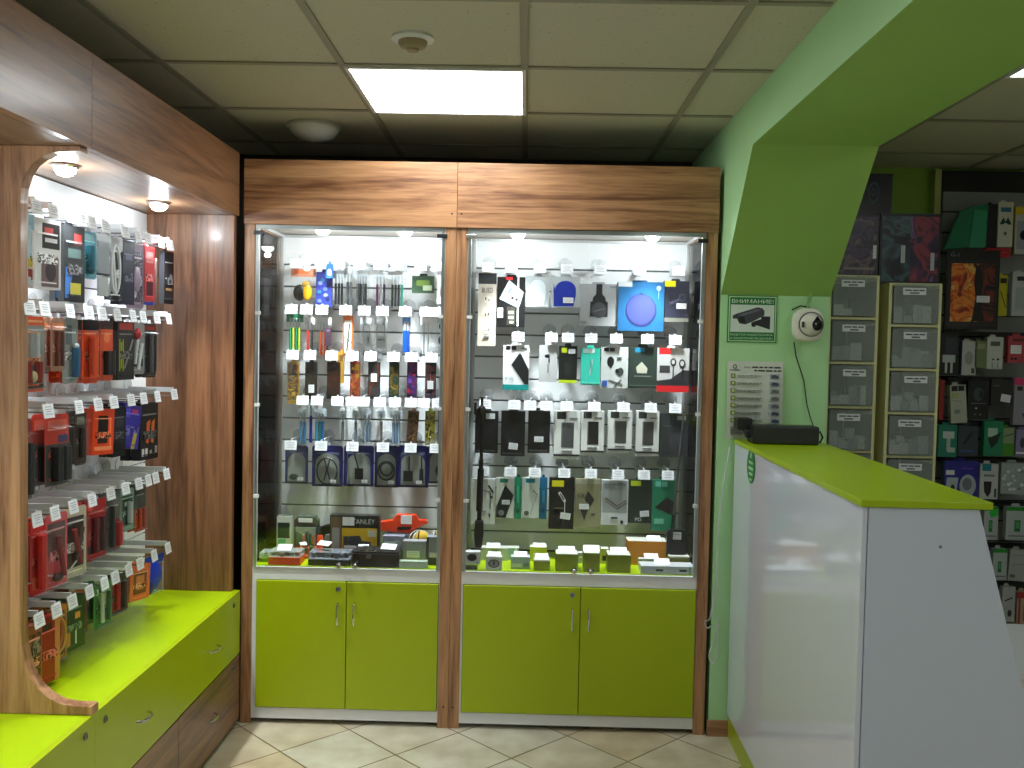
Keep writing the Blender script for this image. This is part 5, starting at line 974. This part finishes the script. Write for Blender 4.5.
# ------------------------------------------------------------------ right side: drawer towers
YT = 4.12
CREAM = col((226, 224, 168), .45, noise=.03); DRW = clear((196, 206, 200), .26, .15, 'drawer')
def tower(x0, x1, zt, lab, conts):
    t = thing('drawer_tower', lab, 'drawer tower', ((x0+x1)/2, YT, 0), 'cream plastic drawer towers')
    n = 10; ph = zt/n
    b = MB(); s = .015; dp = .38
    for xx in (x0, x1-s): b.box((xx, YT, 0), (xx+s, YT+dp, zt), CREAM)
    for k in range(n+1): z = min(k*ph, zt-.012); b.box((x0+s, YT, z), (x1-s, YT+dp, z+.012), CREAM)
    b.box((x0+s, YT+dp-.008, .012), (x1-s, YT+dp, zt-.012), col((110, 116, 96), .6))
    b.build('frame', t, .002)
    for k in range(n-1, n-7, -1):
        z0 = k*ph+.015; z1 = (k+1)*ph-.004; i = n-1-k
        d = MB(); x = x0+s+.003; xx = x1-s-.003
        d.box((x, YT-.012, z0), (xx, YT-.009, z1), DRW); d.box((x, YT-.009, z0), (x+.003, YT+.33, z1-.02), DRW); d.box((xx-.003, YT-.009, z0), (xx, YT+.33, z1-.02), DRW); d.box((x+.003, YT-.009, z0), (xx-.003, YT+.33, z0+.003), DRW)
        dr = d.build('drawer', t)
        u = .5+.05*((i*7) % 3-1); cx = x+(xx-x)*u; lz = z1-.03
        l = MB().box((cx-.05, YT-.0135, lz-.018), (cx+.05, YT-.0125, lz+.012), TAGW); [l.box((cx-.042+q_, YT-.0139, lz-.001), (cx-.042+q_+w_, YT-.0135, lz+.005), col((70, 70, 76))) for q_, w_ in ((0, .03), (.034, .022), (.06, .024))]
        l.box((cx-.02+.004*(i % 3), YT-.0139, lz-.013), (cx+.02, YT-.0135, lz-.007), col((70, 70, 76))); l.build('paper_label', dr)
        r = random.Random(i*3+int(x0*100)); q = MB()
        for j in range(conts[i] if i < len(conts) else 4):
            bx = x+.01+(xx-x-.07)*((j % 4)/3.); bz = z0+.0035; hh = r.uniform(.03, .09); cc = col(r.choice([(205, 210, 206), (170, 184, 186), (150, 166, 170), (220, 220, 214)]))
            q.box((bx, YT+.008+.03*(j//4), bz), (bx+r.uniform(.035, .05), YT+.03+.03*(j//4), bz+hh), cc)
        if q.v: q.build('contents', dr)
    return t
tower(1.311, 1.532, 1.945, 'cream drawer tower nearer the green column, white paper labels on drawers', [2, 3, 8, 12, 8, 4])
tower(1.573, 1.803, 1.915, 'cream drawer tower next to the slatted product wall', [5, 8, 12, 12, 8, 4])
# art boxes on the towers
r = random.Random(5)
def dust(n, cs, box_, seed):
    r = random.Random(seed); o = []
    for _ in range(n):
        u = r.uniform(box_[0], box_[2]); v = r.uniform(box_[1], box_[3]); rr = r.uniform(.03, .09)
        o.append(('e', min(max(u, .07), .93), min(max(v, .07), .93), rr, rr*.7, r.choice(cs)))
    return o
def onshelf(x0, x1, y0, Y, z0, d, nm, lab, base, shp, cat='box', **k):
    a = at(x0, y0, 1, Y); b = at(x1, y0, 1, Y)
    return package(nm, lab, cat, ((a.x+b.x)/2, Y, a.z), 0, b.x-a.x, a.z-z0, d, base, shp, 'box', tab=False, **k)
onshelf(852, 893, 173, 4.30, 1.9455, .05, 'mouse_pad_box', 'tall black carton with blue ring emblem on the nearer drawer tower', (14, 15, 18), [('e', .55, .18, .13, .1, (44, 92, 110)), ('e', .55, .18, .11, .082, (14, 15, 18)), ('e', .55, .18, .06, .04, (40, 80, 96)), ('e', .55, .18, .04, .025, (14, 15, 18))])
onshelf(838, 880, 214, 4.20, 1.9455, .04, 'mouse_pad_box', 'dark carton with violet cloudy artwork on the nearer drawer tower', (22, 20, 30), [('r', .04, .04, .96, .96, paint([(16, 14, 22), (40, 36, 60), (84, 66, 100), (24, 22, 34), (120, 100, 110), (20, 18, 26)], 9, 3.1, 1.5)), ('r', .2, .85, .9, .89, (140, 130, 120))], sticker=(.9, .6, .015, .06))
onshelf(881, 942, 213, 4.20, 1.9155, .05, 'mouse_pad_box', 'wide dark carton with teal and red smoky artwork on the farther tower', (18, 20, 28), [('r', .04, .04, .5, .96, paint([(14, 18, 26), (26, 48, 58), (70, 104, 112), (20, 34, 44), (16, 20, 28)], 7, 1.2, 1.2)), ('r', .5, .04, .96, .96, paint([(14, 16, 24), (50, 34, 70), (150, 56, 76), (24, 20, 30), (120, 90, 150), (16, 16, 24)], 7, 5.2, 1.2)), ('r', .35, .45, .42, .7, (196, 200, 204)), ('r', .84, .55, .9, .8, (190, 190, 200))])

# ------------------------------------------------------------------ right slatted wall with products
YW = 4.60
b = B((1.985, YW+.012, 0), (3.45, YW+.03, 2.50), col((34, 36, 36), .6))
zs = [.2+.1*k for k in range(23)]
for z0, z1 in zip(zs, zs[1:]): b.box((2.0, YW, z0+.004), (3.449, YW+.012, z1-.004), col((150, 156, 152), .5))
o = b.build('slat_wall_panel'); tag(o, 'grey slatted wall panel behind the hanging gadget packages', 'slat panel')
o = struct(B((1.955, YW-.01, 0), (1.9845, YW+.05, 2.5), col((190, 196, 120), .6)).build('trim_3'))
YP = 4.44
def ritem(x0, x1, y0, y1, nm, cat, lab, base, shp=(), kind='box', d=.03, Y=YP, **k): return cabitem(x0, x1, y0, y1, Y, nm, cat, lab, base, shp, kind, d, **k)
RW = ' on the far right wall'
a = at(946, 250, 1, YP); c_ = at(984, 206, 1, YP)
t = thing('green_bag', 'translucent green plastic bag hanging on top of the mouse pad pack', 'bag', (a.x, YP, a.z))
MB().prism([tuple(at(u, v, 1, YP).xz) for u, v in ((942, 250), (958, 212), (970, 207), (987, 205), (984, 248))], YP-.02, YP, col((20, 120, 78), .3), 'y').build('bag_front', t, .004)
MB().prism([tuple(at(u, v, 1, YP).xz) for u, v in ((966, 250), (972, 210), (985, 212), (983, 248))], YP-.026, YP-.0205, col((50, 150, 110), .3), 'y').build('fold', t, .002)
ritem(987, 997, 204, 248, 'cable_box', 'box', 'narrow black box beside the green bag'+RW, K_, [])
ritem(998, 1013, 202, 247, 'cable_box', 'box', 'tall white box with green peak symbol'+RW, (206, 208, 190), [('r', .15, .12, .85, .22, (40, 100, 140)), ('p', [(.1, .5), (.35, .34), (.5, .44), (.65, .34), (.9, .5), (.7, .5), (.5, .46), (.3, .5)], (10, 60, 50)), ('e', .5, .7, .1, .04, (90, 100, 90))])
ritem(1015, 1032, 207, 254, 'cable_box', 'box', 'yellow topped white box at the right edge', (190, 190, 180), [('r', 0, 0, 1, .16, (206, 180, 20)), ('r', .1, .3, .9, .9, (150, 160, 170)), ('e', .5, .6, .2, .1, K_)], side=(180, 150, 20))
ritem(985, 1010, 248, 257, 'cable_box', 'box', 'small red flat box under the tall white box', (176, 20, 34), [('l', .1, .5, .9, .5, .003, (220, 80, 90))], d=.05)
t = ritem(946, 999, 250, 329, 'mouse_pad', 'mouse pad', 'black framed mouse pad pack with fiery orange artwork'+RW, (18, 18, 20), [('r', .04, .13, .96, .97, (40, 42, 44)), ('r', .07, .15, .93, .93, (30, 22, 22))]+[('r', .09, .17, .6, .91, paint([(90, 20, 14), (190, 60, 24), (236, 150, 50), (200, 70, 26), (240, 190, 90), (60, 20, 20)], 10, 2.3, 1.5)), ('r', .6, .17, .91, .91, paint([(16, 16, 20), (40, 34, 36), (130, 50, 30), (20, 20, 26), (60, 60, 70)], 10, 8.3, 1.5)), ('p', [(.55, .2), (.62, .2), (.7, .4), (.66, .6), (.74, .9), (.5, .9), (.56, .6), (.52, .4)], (20, 18, 20))]+[('t', .06, .04, .22, .085, 'G-1', (150, 154, 156))], d=.012, Y=YP-.05, sticker=(.7, .62, .06, .03))
ritem(999, 1007, 275, 316, 'cable_box', 'box', 'narrow yellow box beside the mouse pad pack', (196, 190, 24), [('r', .1, .08, .9, .2, K_), ('l', .2, .4, .9, .8, .004, K_)])
ritem(1012, 1030, 272, 316, 'earphone_box', 'box', 'rounded white box at the right edge above pink box', (180, 186, 184), [('r', .25, .1, .75, .2, (40, 44, 46)), ('r', .2, .35, .8, .85, (160, 168, 170))])
ritem(940, 958, 333, 375, 'charger_package', 'package', 'black pack with two white plug adapters'+RW, (18, 22, 24), [('r', .3, .1, .95, .5, (44, 54, 60)), ('r', .15, .52, .85, .7, (176, 190, 186)), ('r', .3, .7, .42, .95, (190, 200, 196)), ('r', .6, .7, .72, .95, (190, 200, 196))])
ritem(962, 976, 341, 375, 'cable_box', 'box', 'slim white box with faint grey print'+RW, (186, 190, 184), [('e', .5, .5, .3, .2, (150, 156, 150)), ('r', .7, .8, .9, .95, (60, 60, 60))], side=(60, 80, 140))
ritem(975, 987, 341, 368, 'earphone_box', 'box', 'olive side of a white boxed earphone set'+RW, (110, 124, 84), [('r', .2, .1, .8, .3, (140, 150, 110))])
ritem(987, 1003, 337, 369, 'earphone_box', 'box', 'square white box with two black earbuds'+RW, (196, 204, 192), [('r', .2, .14, .8, .28, (90, 100, 90)), ('e', .4, .7, .06, .03, K_), ('e', .7, .7, .07, .035, K_), ('l', .35, .8, .35, .97, .003, G_), ('l', .7, .8, .7, .97, .003, G_)])
ritem(1008, 1030, 336, 363, 'earphone_box', 'box', 'pink red box with white price label'+RW, (176, 64, 74), [('r', .2, .1, .8, .2, (90, 30, 34)), ('e', .2, .85, .06, .05, K_), ('e', .36, .85, .06, .05, K_)], sticker=(.35, .5, .05, .04))
ritem(939.5, 944, 380, 420, 'cable_box', 'box', 'thin dark red box tucked beside the drawer tower', (150, 26, 24), [])
t = ritem(949, 965, 385, 423, 'cable_box', 'box', 'white slanted box with handle shaped top'+RW, (176, 184, 166), [('r', .1, .02, .48, .16, K_), ('r', .52, .02, .9, .16, K_), ('e', .4, .7, .2, .06, (130, 140, 130)), ('l', .2, .4, .7, .45, .003, G_), ('r', .1, .2, .5, .34, (170, 180, 110))], tilt=-.08)
ritem(968, 989, 381, 419, 'charger_box', 'box', 'black box with teal speaker drawing'+RW, (14, 18, 20), [('e', .5, .35, .24, .18, (50, 66, 70)), ('e', .62, .35, .1, .1, K_), ('r', .15, .58, .85, .6, (90, 100, 104)), ('e', .4, .72, .04, .02, W_), ('e', .6, .88, .04, .02, G_), ('e', .35, .88, .04, .02, G_)])
ritem(991, 1012, 380, 406, 'charger_box', 'box', 'charcoal box with small white sticker'+RW, (38, 42, 40), [('r', .1, .2, .4, .25, (80, 84, 80))], sticker=(.7, .7, .045, .035, .15))
ritem(1014, 1032, 378, 425, 'cable_box', 'box', 'grey lilac box with hot pink header at right edge', (140, 140, 150), [('r', -.02, 0, 1, .15, (206, 50, 100)), ('r', .15, .18, .45, .27, (60, 20, 34)), ('l', .5, .75, .8, .98, .006, (30, 40, 60))])
ritem(938, 957, 425, 457, 'cable_package', 'package', 'teal pack with white T shaped adapter'+RW, (10, 124, 100), [('r', .25, .2, .85, .42, (190, 205, 200)), ('r', .45, .42, .65, .8, (170, 190, 184)), ('r', .5, .7, .9, .85, (180, 196, 190))])
ritem(958, 978, 426, 456, 'microphone_box', 'box', 'dark slate box with black plug picture'+RW, (50, 62, 66), [('l', .3, .6, .7, .2, .014, (14, 16, 18)), ('r', .1, .8, .8, .86, (50, 80, 150))])
ritem(984, 1003, 421, 456, 'cable_package', 'package', 'bright green pack with black connector'+RW, (14, 128, 84), [('r', .2, .2, .7, .45, (170, 200, 180)), ('p', [(.2, .5), (.6, .4), (.9, .3), (.7, .62), (.4, .8)], (10, 40, 30))])
ritem(1003, 1014, 428, 456, 'cable_package', 'package', 'green and grey narrow pack'+RW, (70, 140, 30), [('r', 0, 0, 1, .55, (130, 150, 110)), ('l', .1, .3, .9, .2, .004, K_)])
ritem(1016, 1032, 430, 456, 'cable_package', 'package', 'lavender grey pack at the right edge', (130, 126, 160), [('e', .4, .5, .15, .2, (60, 60, 80)), ('r', 0, .85, 1, .92, W_)])
ritem(944, 978, 461, 498, 'headphone_package', 'package', 'wide royal blue blister with white headphones'+RW, (30, 34, 140), [('r', .05, .25, .3, .38, W_), ('p', [(.08, .45), (.42, .45), (.36, .98), (.04, .95)], (176, 190, 196)), ('e', .26, .72, .06, .08, K_), ('e', .7, .66, .24, .3, (170, 180, 188)), ('e', .68, .62, .14, .17, (110, 120, 126)), ('r', .5, .18, .85, .22, (90, 60, 170))])
ritem(980, 998, 464, 499, 'charger_box', 'box', 'white box with black car charger and teal top'+RW, (190, 196, 192), [('r', .1, .0, .6, .2, (10, 120, 130)), ('p', [(.2, .5), (.65, .5), (.62, .8), (.45, .95), (.25, .8)], (16, 20, 22)), ('r', .8, .7, .92, .95, (60, 66, 66)), ('r', .2, .3, .8, .36, (120, 126, 124))])
ritem(1001, 1027, 463, 494, 'foil_package', 'package', 'crinkled silver foil pouch'+RW, (150, 162, 160), dust(20, [(190, 204, 200), (110, 124, 124), (214, 224, 222)], (.1, .1, .9, .9), 9))
for i, (x0, x1, y0, y1, s) in enumerate([(984, 998, 507, 540, 'white boxed cable with green sticker near the counter edge'), (1006, 1030, 507, 540, 'wide white boxed cable with green top'), (993, 1007, 549, 580, 'lower white boxed cable with green top by the slanted counter end')]):
    ritem(x0, x1, y0, y1, 'charger_box', 'box', s, (170, 182, 180), [('r', 0, 0, 1, .12, (20, 140, 40)), ('r', .35, .4, .6, .75, (30, 110, 60)), ('r', .4, .45, .55, .65, (70, 160, 90)), ('r', .1, .86, .9, .9, (110, 120, 120))]+([('p', [(.3, .15), (.9, .05), (1, .25), (.5, .32)], (30, 190, 60))] if i == 0 else []))
ritem(1010, 1027, 550, 581, 'charger_box', 'box', 'grey white angled box below the wide white cable box', (160, 166, 156), [('l', .2, .2, .8, .15, .003, G_), ('l', .2, .5, .8, .45, .003, G_), ('r', .1, .8, .4, .9, (90, 96, 90))], tilt=.06)
ritem(1002, 1015, 587, 622, 'cable_package', 'package', 'white pack with black hook drawing just above the desk', (170, 176, 172), [('l', .2, .4, .8, .3, .006, K_), ('e', .6, .75, .16, .1, (40, 44, 44))])
ritem(1017, 1030, 592, 624, 'cable_package', 'package', 'red striped cream pack at right edge above the desk', (170, 150, 130), [('r', 0, 0, 1, .2, (150, 30, 24)), ('r', .1, .2, .25, 1, (160, 40, 30)), ('r', .5, .4, .9, .9, (120, 60, 50))])
# black shelf rails carrying the hooks of the right wall
for k, py in enumerate((331, 377, 421, 458, 503, 545, 584)):
    a = at(940, py, 1, YP+.06)
    o = B((2.01, YP+.05, a.z-.02), (3.4, YP+.158, a.z), col((14, 16, 16), .5)).build('hanging_rail')
    tag(o, 'black hanging rail on the right slatted wall, %s from the top' % ON[k], 'rail', 'black hanging rails')

# ------------------------------------------------------------------ world and view
w = bpy.data.worlds.new('world'); bpy.context.scene.world = w; w.use_nodes = True
w.node_tree.nodes['Background'].inputs[0].default_value = (.6, .65, .7, 1); w.node_tree.nodes['Background'].inputs[1].default_value = .0
sc = bpy.context.scene
sc.view_settings.view_transform = 'Standard'; sc.view_settings.look = 'None'; sc.view_settings.gamma = 1; sc.view_settings.use_curve_mapping = False
sc.view_settings.exposure = -.05
sc.cycles.max_bounces = 8; sc.cycles.transparent_max_bounces = 24; sc.cycles.use_denoising = True; sc.cycles.sample_clamp_indirect = 4
